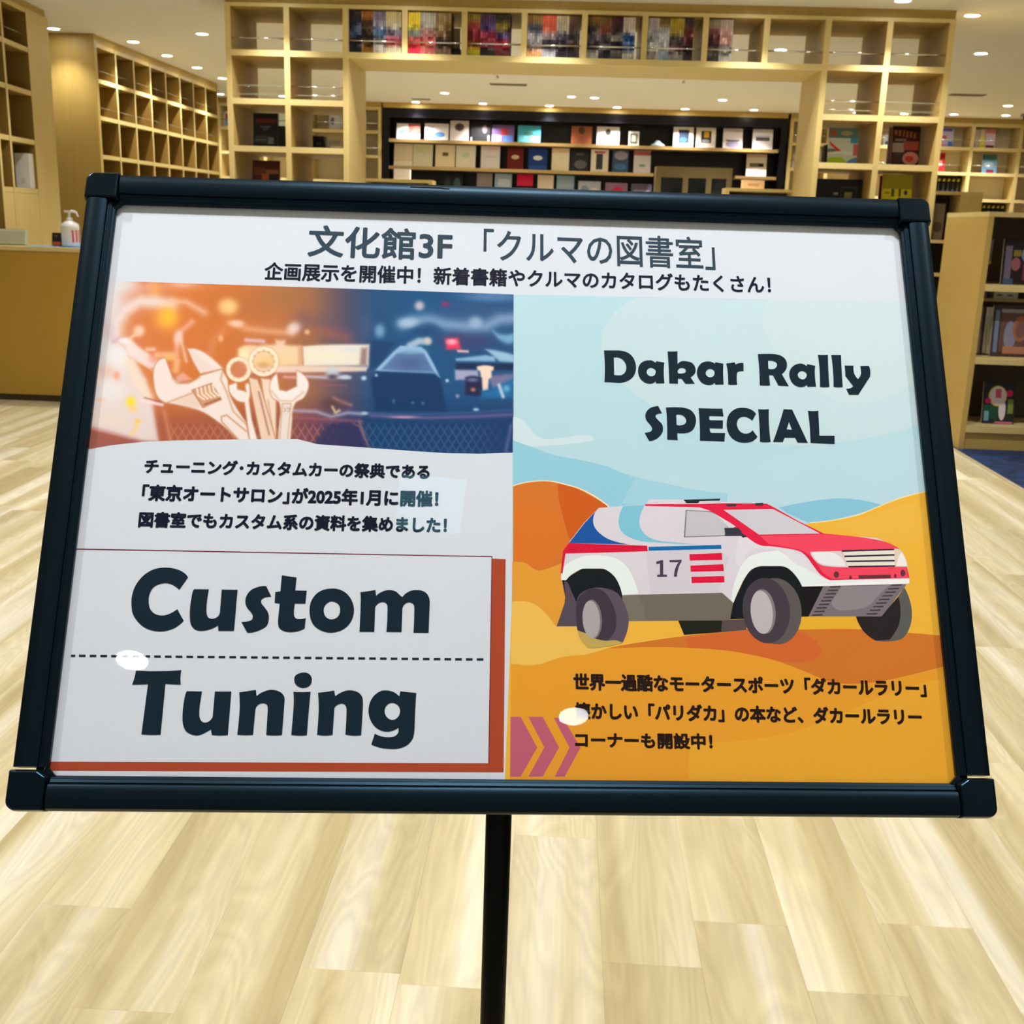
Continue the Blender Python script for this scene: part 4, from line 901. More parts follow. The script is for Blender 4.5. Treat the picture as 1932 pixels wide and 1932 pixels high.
def clipr(P):
    for ax, lim, sg in ((0, CXL, 1), (0, CXL, -1), (1, CYL, 1), (1, CYL, -1)):
        out = []
        for i in range(len(P)):
            a, b = P[i-1], P[i]; da, db = lim-sg*a[ax], lim-sg*b[ax]
            if (da >= 0) != (db >= 0): t = da/(da-db); out.append((a[0]+(b[0]-a[0])*t, a[1]+(b[1]-a[1])*t))
            if db >= 0: out.append(b)
        P = out
        if not P: break
    return P
def pl(pts):
    a = np.array(pts); u, v = pb(a[:, 0], a[:, 1]); return clipr(list(zip(u.tolist(), v.tolist())))
def shape(mb, loops, cr, z, c):
    mb.poly([pl(path(s, cr)) for s in loops], SH+z, c)
def ell(cx, cy_, rx, ry, rot=0, n=28):
    t = np.linspace(0, 2*math.pi, n+1)[:-1]; r = math.radians(rot)
    return ' '.join('%.1f,%.1f!' % (cx+rx*math.cos(a)*math.cos(r)-ry*math.sin(a)*math.sin(r), cy_+rx*math.cos(a)*math.sin(r)+ry*math.sin(a)*math.cos(r)) for a in t)
INK = P4((14, 36, 52))
# --- display lettering, traced outlines
LET = {
 'custom_lettering': [('A', ['815,300! 780,255 700,210 570,187 430,205 310,275 220,385 178,500 170,600 185,710 240,800 330,875 440,910 540,912 640,885 715,840 765,792! 692,660! 610,710 530,732 440,715 385,660 367,580 377,490 430,405 540,365 630,380 715,440!']),
  ('A', ['885,432! 1053,435! 1035,540 1025,640 1027,710 1045,755 1085,770 1130,760 1165,730 1178,690! 1198,437! 1380,440! 1365,600 1352,760 1338,908! 1160,908! 1155,845! 1080,885 980,907 900,895 850,840 835,750 838,640 855,520 868,460']),
  ('A', ['1705,397! 1763,520! 1700,525 1655,550 1650,590 1690,645 1725,700 1735,770 1710,850 1640,895 1550,925 1488,927! 1422,805! 1500,798 1540,780 1552,740 1530,695 1485,640 1467,580 1480,510 1530,445 1620,405']),
  ('B', ['72,275! 240,300! 225,448! 355,450! 340,598! 220,597! 210,690 215,745 250,772 345,762! 332,880! 260,910 170,922 90,908 40,870 28,800 38,690 47,597! -11,588! -3,465! 55,458!']),
  ('B', ['640,425 760,450 850,530 893,660 865,790 780,885 640,928 510,900 420,820 387,690 410,560 500,460', '640,572 715,605 735,670 710,745 635,777 570,745 548,670 575,605']),
  ('B', ['965,467! 1060,455 1137,442! 1145,510! 1200,468 1290,442 1370,460 1415,500 1445,522! 1500,470 1580,443 1680,455 1735,500 1757,580! 1743,930! 1570,928! 1580,650 1570,605 1525,583 1475,600 1445,650! 1435,922! 1262,920! 1275,640 1260,595 1220,580 1170,595 1135,640! 1125,920! 955,918! 970,560'])],
 'tuning_lettering': [('C', ['222,145! 350,158 480,158 610,155 740,147! 728,230 732,312! 650,310 558,303! 530,600 502,882! 395,885 283,878! 320,600 358,308! 260,312 177,312! 205,230']),
  ('C', ['802,387! 975,390! 960,480 945,590 945,680 970,730 1010,745 1060,725 1095,680! 1120,390! 1308,390! 1295,560 1268,885! 1180,892 1085,885! 1075,822! 1000,865 930,890 860,882 790,840 757,760 752,650 765,520 785,420']),
  ('C', ['1397,400! 1500,385 1587,372! 1595,442! 1660,400 1760,370 1850,390 1900,430 1915,490! 1885,885! 1800,892 1705,885! 1720,640 1722,580 1710,540 1665,525 1610,545 1582,600! 1555,885! 1465,888 1375,882! 1402,600 1402,480']),
  ('D', ['203,393! 300,398 400,393! 380,600 357,888! 270,893 178,885! 195,700 207,520']),
  ('D', ['318,173 380,190 412,240 400,310 350,345 290,347 235,315 213,260 230,205']),
  ('D', ['483,405! 570,395 668,380! 680,445! 740,405 830,377 930,395 980,440 995,500 990,650 975,888! 885,893 795,880! 808,640 805,570 780,535 740,530 695,550 670,580! 650,885! 560,893 472,882! 490,640 490,500']),
  ('D', ['1420,388! 1603,408! 1590,620 1580,850 1560,930 1500,1000 1400,1040 1290,1043 1190,1030 1090,993! 1130,870! 1200,900 1290,912 1365,895 1400,850! 1400,803! 1330,838 1260,848 1170,820 1100,750 1060,640 1070,530 1120,440 1200,385 1280,380 1350,400 1410,447!', '1330,520 1395,550 1418,610 1395,680 1330,715 1265,680 1242,610 1270,545'])],
 'rally_title_lettering': [('E', ['133,147! 240,147 350,150 450,180 520,250 552,370 520,480 440,545 350,567 240,562 140,558! 145,350', '262,240! 320,240 380,270 422,340 415,420 370,465 320,472 267,465!']),
  ('E', ['815,287! 920,305! 912,430 922,575! 815,577! 805,550! 760,577 690,575 620,530 580,440 590,350 640,295 730,275 770,285 805,308!', '750,373 800,400 808,430 790,470 750,485 705,465 690,425 705,390']),
  ('E', ['962,160! 1030,162 1090,157! 1092,325! 1140,290 1200,288 1280,310 1322,370 1320,440 1260,495! 1315,580! 1195,582! 1145,515! 1097,515! 1097,580! 985,577! 975,350', '1090,420! 1120,380 1160,375 1195,395 1195,430 1160,447 1100,445!']),
  ('E', ['1583,300! 1688,320! 1685,440 1693,590! 1583,592! 1575,567! 1530,595 1470,595 1400,560 1350,480 1350,390 1400,315 1480,290 1540,300 1580,322!', '1518,387 1565,410 1573,445 1560,480 1518,497 1475,480 1458,445 1475,405']),
  ('F', ['-69,317! 0,308 43,302! 52,332! 100,312 155,312! 157,418! 100,420 72,440! 68,520 75,592! 10,595 -44,590! -48,440']),
  ('F', ['342,195! 450,192 560,195 660,225 715,290 715,380 655,455! 745,612! 610,605! 540,470! 490,468! 502,603! 430,605 368,600! 360,380', '475,282! 540,285 585,310 590,350 560,385 520,392 480,385!']),
  ('F', ['985,325! 1090,347! 1085,460 1102,618! 990,620! 980,595! 930,622 870,620 800,580 755,490 760,410 810,345 890,318 940,328 978,350!', '920,415 965,435 980,470 960,510 925,525 880,505 862,465 880,430']),
  ('F', ['1123,205! 1190,207 1255,205! 1262,420 1275,620! 1215,628 1152,620! 1145,380']),
  ('F', ['1297,207! 1425,207! 1435,420 1448,622! 1390,628 1328,620! 1320,400']),
  ('F', ['1472,343! 1588,345! 1592,430 1610,475 1645,520! 1680,470 1685,420 1675,350! 1785,347! 1805,400 1803,490! 1650,725! 1530,725! 1492,645! 1545,640 1583,612! 1482,480! 1478,400'])],
 'special_lettering': [('E', ['840,870! 890,968! 850,970 812,985 808,1015 850,1065 890,1110 903,1170 885,1230 830,1290 770,1318 722,1325! 663,1220! 710,1212 750,1195 760,1160 735,1115 690,1060 672,1000 690,940 740,895 790,878']),
  ('E', ['940,890! 1080,887 1180,895 1270,930 1325,1010 1330,1090 1290,1180 1215,1220 1090,1220! 1090,1270 1097,1315! 957,1308! 955,1080', '1075,985! 1150,990 1200,1040 1195,1095 1140,1122 1078,1115!']),
  ('E', ['1365,898! 1500,903 1675,905! 1690,1005! 1600,1002 1510,1000! 1503,1030 1515,1055! 1683,1057! 1680,1165! 1510,1160! 1515,1200 1530,1220! 1712,1222! 1700,1333! 1540,1325 1383,1322! 1380,1100']),
  ('F', ['320,972! 250,915 140,893 40,915 -35,985 -62,1080 -55,1180 -10,1270 70,1330 170,1348 270,1330 337,1270! 275,1187! 230,1222 175,1230 110,1200 72,1130 72,1080 100,1030 160,1010 220,1025 270,1062!']),
  ('F', ['347,912! 420,915 487,912! 487,1100 510,1338! 440,1343 370,1335! 365,1150']),
  ('F', ['678,912! 790,918! 890,1130 993,1350! 860,1347! 830,1285! 690,1283! 668,1340! 540,1338! 610,1140', '748,1078! 787,1180! 717,1175!']),
  ('F', ['993,932! 1060,937 1130,932! 1145,1258! 1342,1258! 1342,1365! 1180,1358 1028,1350! 1015,1100'])]}
ZT_ = .00024
for nm, gl in LET.items():
    q = MB()
    for cr_, loops in gl: shape(q, loops, cr_, ZT_, INK)
    q.build(nm, PM, poster)

# --- right panel: desert illustration
ill = MB(); zc = [.00003]
def S(cr_, s, c, *holes):
    shape(ill, [s]+list(holes), cr_, zc[0], P4(c)); zc[0] += .0000015
XR = 1830    # beyond the right rail; clipped by the frame
S('X', '969,556! 1712,570! 1815,1482! 962,1474!', (180, 216, 230))
S('X', '1200,562! 1712,570! 1740,800! 1500,840 1300,800 1150,700 1140,620', (194, 220, 230))
S('X', '1450,566! 1712,570! 1730,720! 1600,760 1500,700 1440,620', (200, 222, 230))
S('S', '73,110! 130,120 200,190 250,250 330,275 450,265 590,245 690,270 620,295 480,315 330,325 200,330 72,285!', (204, 225, 236))
S('R', '-500,560! 0,580 300,520 600,430 800,385 950,400 1100,360 1280,315 1400,325 1520,345! 1560,730! 1200,850! -500,850!', (184, 217, 232))
S('S', '72,285! 200,330 380,395 560,430 760,475 900,530 1020,570 1200,605 1400,650 1610,690! 1700,830! 1000,830! 72,830!', (146, 203, 226))
S('S', '1000,570! 1200,605 1400,650 1700,690! 1700,760! 1200,800! 900,760!', (160, 209, 229))
S('R', '500,840! 700,800 850,780 980,775 1120,790 1260,825! 1000,905 720,955! 560,880!', (134, 196, 224))
S('R', '720,949! 1050,899 1240,824 1400,764 1575,719! 1580,900! 900,1100!', (240, 222, 170))
S('R', '715,957! 1050,907 1240,832 1400,772 1580,726! 1800,2900! -1500,2900! -1420,900! 100,1100!', (236, 181, 62))
S('R', '850,960! 1100,920 1300,850 1500,800! 1560,1050 1400,1100 1100,1040', (234, 184, 74))
S('S', '72,628! 150,605 250,591 350,591 420,603 560,641 690,703 802,785! 790,900! 72,900!', (246, 228, 190))
S('S', '72,635! 150,612 250,598 350,598 420,612 560,650 680,710 790,785! 790,1100! 450,1300! 300,1400! 72,1400!', (212, 118, 46))
S('S', '415,612! 520,640 640,695 790,785! 790,1000! 560,1080! 500,1030 470,930 440,820 415,700', (203, 94, 28))
S('S', '72,800! 200,780 430,850! 450,950 480,1100! 300,1250! 72,1250!', (216, 118, 40))
S('S', '66,1210! 160,1215 220,1255 270,1275 330,1260 450,1215! 520,1700! 100,2000! 62,2000!', (225, 158, 56))
S('S', '64,1510! 180,1510 260,1545 330,1610 400,1700! 900,1650! 1400,1640! 1500,1760 900,1850 400,1940! 62,1990!', (236, 190, 88))
S('G', '560,1355! 1290,1350! 1345,1500! 1000,1540 700,1600 480,1680! 200,1640!', (236, 182, 66))
S('H', '690,1312! 1270,1305! 1300,1420! 1000,1440 700,1440!', (230, 176, 48))
S('K', '110,-20! 900,-40! 1010,15! 950,40 800,78 720,68 640,75 500,120 400,155 250,165 118,140!', (234, 192, 92))
S('X', '1142,1224! 1200,1213 1290,1200 1385,1190! 1500,1188 1620,1187 1700,1193 1790,1200! 1790,1255! 1711,1275 1657,1286 1602,1290 1561,1284 1519,1267 1465,1247 1400,1232 1357,1226 1250,1221', (206, 118, 44))
S('X', '1385,1192! 1500,1190 1550,1230 1500,1250 1400,1231 1300,1222! 1290,1204!', (208, 104, 50))
S('X', '1142,1224! 1250,1221 1357,1226 1400,1232 1465,1247 1519,1267 1561,1284 1602,1290 1657,1286 1711,1275 1795,1255! 1815,1482! 962,1474! 964,1252! 1010,1255 1060,1240 1100,1236', (228, 158, 48))
S('X', '1300,1400! 1500,1380 1700,1300 1797,1280! 1815,1482! 1300,1478!', (230, 168, 52))
for s in ('112,640! 205,640! 355,920! 205,1185! 108,1185!', '275,640! 405,640! 555,918! 405,1185! 275,1185! 420,918!', '505,648! 590,650! 750,920! 605,1185! 515,1185! 650,920!'): S('K', s, (188, 95, 120))
# car
S('G', '110,940! 220,875 320,815! 520,815! 620,875 700,1000 725,1100! 725,1340! 250,1340! 140,1100!', (18, 26, 34))
S('G', '130,945! 165,960 200,1040 250,1150! 275,1200! 260,1405! 55,1405! 135,1170! 142,1100!', (86, 74, 88))
S('H', '-50,1335! 20,1165 90,1010 140,910 200,830 300,790! 500,790! 590,830 660,900 720,995! 960,1000! 780,1305! 690,1308!', (18, 24, 30))
S('H', '1750,1010! 1800,1120 1827,1260 1810,1400 1740,1520 1620,1555 1460,1550! 1350,1470 1290,1380 1258,1295! 1520,1295! 1690,1100!', (90, 92, 92))
S('H', '1520,1300! 1690,1105! 1712,1250 1690,1400 1600,1540! 1460,1550! 1350,1470 1290,1380 1258,1297!', (38, 33, 36))
S('H', '700,1000! 960,985! 800,1305! 690,1308!', (22, 20, 26))
S('H', '930,1000! 1772,968! 1760,1000! 1520,1305! 780,1305!', (122, 113, 122))
S('H', '1120,1000! 1600,988! 1500,1080 1380,1200 1200,1240 1060,1230 1010,1160!', (142, 134, 142))
for k in range(9):
    y = 1003+k*35.6; xl = 1000-k*22.5; S('H', '%.0f,%.0f! %.0f,%.0f! %.0f,%.0f! %.0f,%.0f!' % (xl, y-4, xl+105, y-8, xl+98, y+8, xl-8, y+10), (66, 56, 66))
    y = 985+k*36.5; xl = 1622-k*31; S('H', '%.0f,%.0f! %.0f,%.0f! %.0f,%.0f! %.0f,%.0f!' % (xl, y-4, xl+108, y-8, xl+100, y+8, xl-8, y+10), (66, 56, 66))
S('G', '1285,1345! 1735,1340! 1725,1462! 1345,1492!', (28, 30, 24))
S('G', '1730,1340! 1985,1330! 1975,1440! 1720,1464!', (88, 76, 80))
S('G', '716,1085! 1735,1062! 1843,1165! 1812,1328! 1780,1345! 740,1352!', (112, 105, 97))
S('G', '716,1085! 870,1082! 940,1200! 945,1348! 740,1352!', (120, 113, 105))
S('G', '100,935! 108,860! 140,640! 190,540! 330,360! 480,206! 730,186! 960,172! 990,120! 1350,120! 1700,140! 2200,175! 2760,470! 3300,510! 3500,610! 3600,760! 3622,935! 3602,972! 2540,1000! 2480,900 2400,820 2330,795! 2130,795! 2030,830 1960,915 1910,1010 1845,1168! 1730,1065! 720,1088! 690,990 640,900 560,835 500,820! 320,820! 220,870 150,938!', (216, 212, 226))
S('G', '960,640! 1400,630! 1700,640! 1800,700! 1700,1060! 1000,1070! 980,900!', (208, 205, 219))
S('G', '100,935! 130,800 230,735 330,695 480,685 650,715 760,795 830,915 885,1075! 718,1090! 690,990 640,900 560,835 500,820! 320,820! 220,870 150,938!', (229, 240, 243))
S('H', '0,1150! 20,1000 60,880 110,770 200,690 350,650 560,640! 680,690 760,790 870,880 980,935! 1797,925! 1800,970! 715,1002! 660,900 590,825 500,795! 300,795! 200,830 130,920 80,1020 20,1168!', (229, 240, 243))
S('G', '1925,470! 1990,500! 2100,580 2200,598 2430,632! 2600,720! 2700,860 2790,920! 2450,760! 2300,640 2150,620 2000,640 1900,800 1880,600', (222, 220, 232))
S('G', '480,208! 440,260 424,330 440,400 500,470 600,530 800,577! 180,562! 330,368!', (20, 86, 168))
S('G', '728,188! 690,280 684,380 730,465 860,530 1000,552! 1300,572! 1480,572! 1250,555 1080,535 970,490 905,410 892,330 910,260 948,176!', (126, 196, 222))
S('G', '178,562! 970,588! 978,645! 500,660! 145,668! 115,870! 95,865! 120,640!', (214, 18, 60))
S('G', '985,600! 1720,580! 1724,622! 985,640!', (16, 108, 178))
for s in ('1398,675! 1728,662! 1732,732! 1402,740!', '1408,790! 1742,775! 1748,845! 1412,853!', '1418,903! 1750,895! 1755,960! 1422,968!'): S('G', s, (222, 20, 66))
S('G', '1062,750! 1115,735! 1134,735! 1134,880! 1172,882! 1172,905! 1072,905! 1072,882! 1100,880! 1100,768! 1064,778!', (70, 62, 84))
S('G', '1197,735! 1320,730! 1320,752! 1290,810 1272,903! 1242,903! 1255,820 1288,757! 1197,757!', (70, 62, 84))
S('G', '950,168! 1480,166! 1760,158! 2180,162! 2252,198! 2500,338! 2762,466! 2975,485 3175,508 3375,548 3515,612! 3600,800! 3627,915! 2825,938! 2725,880 2645,780 2585,700 2525,650 2425,622 2205,592! 2105,580 2005,520 1925,455! 1750,335! 1600,232! 1500,200! 950,186!', (226, 30, 72))
S('G', '2115,490! 2762,472! 2975,487 3175,510 3375,550 3510,612! 3590,800! 3620,910! 2850,925! 2750,860 2680,760 2620,690 2540,640 2400,605 2200,570!', (240, 72, 100))
S('G', '1745,226! 2245,217! 2722,465! 2103,476!', (206, 205, 219))
S('G', '1362,226! 1600,240! 1680,275 1770,370! 1800,410! 1760,490! 1343,504!', (110, 108, 124))
S('G', '1372,234! 1596,247! 1675,282 1765,375! 1790,410! 1752,482! 1356,496!', (196, 195, 207))
S('G', '1600,245! 1680,280 1870,395! 1795,410! 1765,372 1680,290', (216, 216, 226))
S('G', '1752,408! 1890,406! 1925,440! 1928,490! 1762,492!', (50, 54, 70))
S('G', '1915,450! 1990,498! 1940,508! 1915,485!', (60, 50, 60))
S('G', '1338,123! 1712,112! 1706,130! 1505,137! 1485,158! 1370,158!', (34, 44, 52))
S('G', '1770,168! 1872,166! 1872,190! 1775,192!', (60, 56, 60))
S('H', '236,158! 320,153! 320,182! 245,184!', (50, 54, 58))
S('H', '795,650! 1112,643! 1182,806! 1000,800 900,780 830,720', (214, 208, 212))
S('H', '810,658! 1000,655 1100,700 1160,795! 1000,790 905,770 845,715', (232, 234, 240))
S('H', '1650,618! 1720,640 1775,750 1782,802! 1652,802!', (220, 206, 190)); S('H', '1720,655! 1765,740 1774,795! 1670,792! 1690,710', (238, 238, 240))
S('H', '1115,637! 1650,622! 1655,800! 1182,808!', (230, 228, 218))
for s in ('1113,634! 1645,620! 1650,634! 1122,652!', '1140,688! 1650,674! 1652,690! 1146,706!', '1158,740! 1652,732! 1654,748! 1166,756!', '1178,793! 1656,786! 1656,800! 1186,808!'): S('H', s, (46, 38, 60))
for s in (ell(1062, 882, 27, 33), ell(1735, 865, 25, 33), ell(1205, 912, 14, 20), ell(1658, 895, 14, 20), '1284,888! 1612,882! 1612,916! 1290,922!'): S('H', s, (100, 50, 60))
S('H', '715,990! 1800,925! 1802,970! 1790,975! 715,1003!', (240, 244, 248))
# wheels
S('G', '265,1120 330,1050 440,1015 540,1018 670,1070 750,1200 784,1330 770,1450 722,1570! 640,1545 540,1555 450,1530 350,1475! 265,1445! 255,1320', (92, 80, 98))
S('G', '265,1140 330,1060 430,1020 540,1060 620,1180 660,1320 640,1460 560,1550! 450,1530 350,1475! 265,1445! 255,1320', (62, 54, 68))
S('G', '270,1455! 350,1475 450,1530 560,1552 640,1545 722,1572! 560,1610 380,1625! 300,1540', (190, 166, 92))
S('G', ell(418, 1332, 95, 198, -4), (122, 112, 118)); S('G', ell(405, 1335, 88, 192, -4), (172, 165, 172))
S('H', ell(455, 1250, 255, 336, -6), (92, 87, 90)); S('H', ell(352, 1245, 240, 332, -7), (68, 60, 72))
S('H', ell(322, 1255, 124, 228, -6), (132, 124, 130)); S('H', ell(306, 1262, 112, 220, -6), (188, 184, 190))
ill.build('desert_illustration', PM, poster)

# --- left panel: boxed title with red shadow bar, thin outline, dashed rule
q = MB(); shape(q, ['928,1054! 954,1055! 950,1457! 70,1454! 72,1437! 922,1440!'], 'X', .0001, P4((170, 72, 46))); q.build('red_bar', PM, poster)
q = MB(); shape(q, ['130,1034.6! 929,1049.4! 922.8,1440! 921.2,1440! 927.4,1051! 130,1036.6!'], 'X', .00013, P4((110, 30, 60))); q.build('box_outline', PM, poster)
q = MB()
x = 149.0; shape(q, ['134,1235.2! 142,1235.3! 142,1239.6! 134,1239.6!'], 'X', .00015, INK)
while x < 905:
    y = 1237.3+(x-149)*(7.0/759); shape(q, ['%.2f,%.2f! %.2f,%.2f! %.2f,%.2f! %.2f,%.2f!' % (x, y-2.1, x+12.6, y-2.0, x+12.6, y+2.3, x, y+2.2)], 'X', .00015, INK); x += 20.28
q.build('dashed_rule', PM, poster)

# --- japanese lines set in Blender's own fallback font, fitted to their measured place
def jtext(name, s, left, right, hpx, bold=0.0, c=INK, stretch=True):
    cu = bpy.data.curves.new(name, 'FONT'); cu.body = s; cu.resolution_u = 3; cu.fill_mode = 'FRONT' if hasattr(cu, 'fill_mode') and False else cu.fill_mode
    o = bpy.data.objects.new(name, cu); col.objects.link(o)
    me = bpy.data.meshes.new_from_object(o.evaluated_get(bpy.context.evaluated_depsgraph_get()))
    bpy.data.objects.remove(o); n = len(me.vertices); co = np.empty(n*3); me.vertices.foreach_get('co', co); co = co.reshape(-1, 3)
    x0, x1, y0, y1 = co[:, 0].min(), co[:, 0].max(), co[:, 1].min(), co[:, 1].max()
    (ua, ub), (va, vb) = pb([left[0], right[0]], [left[1], right[1]])
    mx_, my_ = (left[0]+right[0])/2, (left[1]+right[1])/2
    _, (vt, vo) = pb([mx_, mx_], [my_-hpx/2, my_+hpx/2])
    u = (co[:, 0]-x0)/(x1-x0); v = (co[:, 1]-(y0+y1)/2)/(y1-y0)
    co[:, 0] = ua+(ub-ua)*u; co[:, 1] = va+(vb-va)*u+(vt-vo)*v; co[:, 2] = SH+ZT_
    polys = [tuple(p.vertices) for p in me.polygons]; flip = me.polygons[0].normal.z < 0
    if flip: polys = [p[::-1] for p in polys]
    em = abs(vt-vo)*1.0; V = []; F = []; K = 10 if bold > 0 else 1
    for k in range(K):
        q = co.copy(); t = 2*math.pi*k/K
        if K > 1: q[:, 0] += math.cos(t)*em*bold; q[:, 1] += math.sin(t)*em*bold
        q[:, 2] += k*1e-6; F += [tuple(i+k*n for i in p) for p in polys]; V.append(q)
    me = bpy.data.meshes.new(name); me.from_pydata(np.concatenate(V).tolist(), [], F); n *= K; me.materials.clear(); me.materials.append(PM)
    ca = me.color_attributes.new('Col', 'FLOAT_COLOR', 'POINT'); ca.data.foreach_set('color', list(c)*n); me.update()
    o = bpy.data.objects.new(name, me); col.objects.link(o); o.parent = poster; return o
GREY = P4((44, 66, 84)); DK = P4((12, 20, 44)); BRN = P4((34, 20, 18))
jtext('heading_lettering', '文化館3F', (583, 454), (852, 463.5), 57, .024, GREY)
jtext('heading_lettering', '「クルマの図書室」', (913, 462), (1348, 479), 60, .010, GREY)
jtext('subheading_lettering', '企画展示を開催中！新着書籍やクルマのカタログもたくさん！', (500, 511.5), (1453, 537.5), 32, .026, DK)
jtext('body_lettering', 'チューニング･カスタムカーの祭典である', (274, 879.5), (809.6, 890.5), 26, .046, DK)
jtext('body_lettering', '｢東京オートサロン｣が2025年1月に開催！', (269.6, 929.5), (826, 941.5), 29, .046, DK)
jtext('body_lettering', '図書室でもカスタム系の資料を集めました！', (263, 980), (842, 991), 28, .046, DK)
jtext('body_lettering', '世界一過酷なモータースポーツ「ダカールラリー」', (1083, 1286), (1746, 1299), 30, .046, BRN)
jtext('body_lettering', '懐かしい「パリダカ」の本など、ダカールラリー', (1085, 1341), (1737.6, 1353), 30, .046, BRN)
jtext('body_lettering', 'コーナーも開設中！', (1086, 1395.5), (1343, 1399), 28, .046, BRN)

# --- engine bay photograph printed at upper left: painted colour field on a fine grid
X0, X1, Y0, Y1 = 150, 972, 520, 862
gxx, gyy = np.meshgrid(np.arange(X0, X1+1, dtype=float), np.arange(Y0, Y1+1, dtype=float))
IMG = np.zeros(gxx.shape+(3,))
def stops(x, st):
    xs = [s[0] for s in st]; return np.stack([np.interp(x, xs, [s[1][k] for s in st]) for k in range(3)], -1)
IMG[:] = stops(gxx, [(165, (236, 214, 206)), (205, (232, 190, 160)), (255, (214, 128, 80)), (330, (212, 122, 62)), (430, (204, 118, 60)), (520, (190, 116, 72)), (590, (150, 104, 80)), (650, (84, 78, 104)), (710, (34, 80, 128)), (800, (24, 82, 134)), (969, (34, 78, 128))])
low = np.clip((gyy-740)/60, 0, 1)[..., None]
IMG = IMG*(1-low)+stops(gxx, [(165, (190, 110, 96)), (300, (170, 92, 66)), (430, (160, 88, 66)), (520, (150, 84, 70)), (590, (110, 66, 84)), (660, (50, 56, 100)), (710, (12, 60, 108)), (969, (24, 58, 112))])*low
def blend(mask, c):
    IMG[:] = IMG*(1-mask[..., None])+np.array(c, float)*mask[..., None]
def cc(cr_, pts): ox, oy, k = crop(cr_); return [(ox+x/k, oy+y/k) for x, y in pts]
def blob(cr_, x, y, rx, ry, c, a=1, rot=0):
    ox, oy, k = crop(cr_); r = math.radians(rot); dx = gxx-(ox+x/k); dy = gyy-(oy+y/k)
    u = (dx*math.cos(r)+dy*math.sin(r))/(rx/k); v = (-dx*math.sin(r)+dy*math.cos(r))/(ry/k)
    blend(a*np.exp(-(u*u+v*v)**1.5*.9), c)
def box_(pts, pad):
    a = np.array(pts); x0 = int(max(0, a[:, 0].min()-pad-X0)); x1 = int(min(X1-X0+1, a[:, 0].max()+pad-X0+1)); y0 = int(max(0, a[:, 1].min()-pad-Y0)); y1 = int(min(Y1-Y0+1, a[:, 1].max()+pad-Y0+1)); return slice(y0, y1), slice(x0, x1)
def dist(pts, sl, closed=False):
    X, Y = gxx[sl], gyy[sl]; D = np.full(X.shape, 1e9); n = len(pts)
    for i in range(n if closed else n-1):
        (ax, ay), (bx, by) = pts[i], pts[(i+1) % n]; vx, vy = bx-ax, by-ay; L = vx*vx+vy*vy+1e-9
        t = np.clip(((X-ax)*vx+(Y-ay)*vy)/L, 0, 1); D = np.minimum(D, np.hypot(X-ax-t*vx, Y-ay-t*vy))
    return D
def stroke(cr_, pts, w, c, a=1, soft=1.2):
    pts = cc(cr_, pts); sl = box_(pts, w+soft*3+2)
    if sl[0].start >= sl[0].stop or sl[1].start >= sl[1].stop: return
    D = dist(pts, sl); m_ = a/(1+np.exp(np.clip((D-w/2)/(soft*.5), -30, 30))); IMG[sl] = IMG[sl]*(1-m_[..., None])+np.array(c, float)*m_[..., None]
def fill(cr_, s, c, a=1, soft=.8, edge=None, ew=1.4, ea=.6):
    pts = path(s, cr_, 4); sl = box_(pts, soft*4+ew+2); X, Y = gxx[sl], gyy[sl]; ins = np.zeros(X.shape, bool); n = len(pts)
    for i in range(n):
        (ax, ay), (bx, by) = pts[i], pts[(i+1) % n]
        if ay == by: continue
        ins ^= ((Y < ay) != (Y < by)) & (X < (bx-ax)*(Y-ay)/(by-ay)+ax)
    D = dist(pts, sl, True); sd = np.where(ins, -D, D); m_ = a/(1+np.exp(np.clip(sd/(soft*.5), -30, 30)))
    IMG[sl] = IMG[sl]*(1-m_[..., None])+np.array(c, float)*m_[..., None]
    if edge:
        m_ = ea*np.exp(-(D/ew)**2); IMG[sl] = IMG[sl]*(1-m_[..., None])+np.array(edge, float)*m_[..., None]
# soft background
blob('P', 750, 100, 300, 40, (224, 150, 110), .6); blob('P', 850, 75, 120, 30, (236, 190, 170), .6)
blob('P', 600, 110, 60, 90, (240, 170, 90), .6)
blob('P', 1500, 250, 400, 120, (176, 110, 64), .5); blob('P', 1750, 180, 200, 120, (160, 112, 70), .5)
stroke('P', [(250, 560), (270, 400), (340, 300), (480, 220), (620, 230), (740, 260)], 22, (236, 226, 230), .95, 9)
stroke('P', [(230, 330), (330, 220), (470, 120), (560, 90)], 16, (224, 170, 160), .6, 8)
blob('P', 190, 220, 120, 180, (232, 226, 232), .8); blob('P', 330, 80, 130, 70, (230, 226, 232), .7); blob('P', 200, 480, 60, 110, (206, 180, 196), .7)
stroke('P', [(760, 220), (880, 230), (1040, 320)], 9, (236, 196, 180), .8, 6)
blob('P', 715, 370, 105, 105, (246, 176, 70), .95); blob('P', 720, 350, 50, 60, (250, 196, 60), .7)
blob('P', 1245, 270, 85, 70, (252, 206, 140), .95)
stroke('P', [(1260, 410), (1400, 460), (1560, 480), (1800, 500)], 9, (236, 180, 140), .75, 6); blob('P', 1320, 415, 60, 30, (246, 210, 190), .8)
blob('P', 1815, 455, 65, 50, (240, 220, 220), .9, -30)
stroke('P', [(1200, 480), (1120, 560), (1090, 680)], 14, (220, 140, 100), .6, 6); blob('P', 1180, 545, 22, 30, (240, 180, 140), .8)
stroke('P', [(930, 400), (840, 480), (800, 560), (800, 680)], 9, (236, 180, 160), .75, 4); stroke('P', [(820, 500), (850, 620), (880, 740)], 5, (240, 200, 190), .8, 3); blob('P', 810, 540, 40, 60, (240, 206, 200), .8)
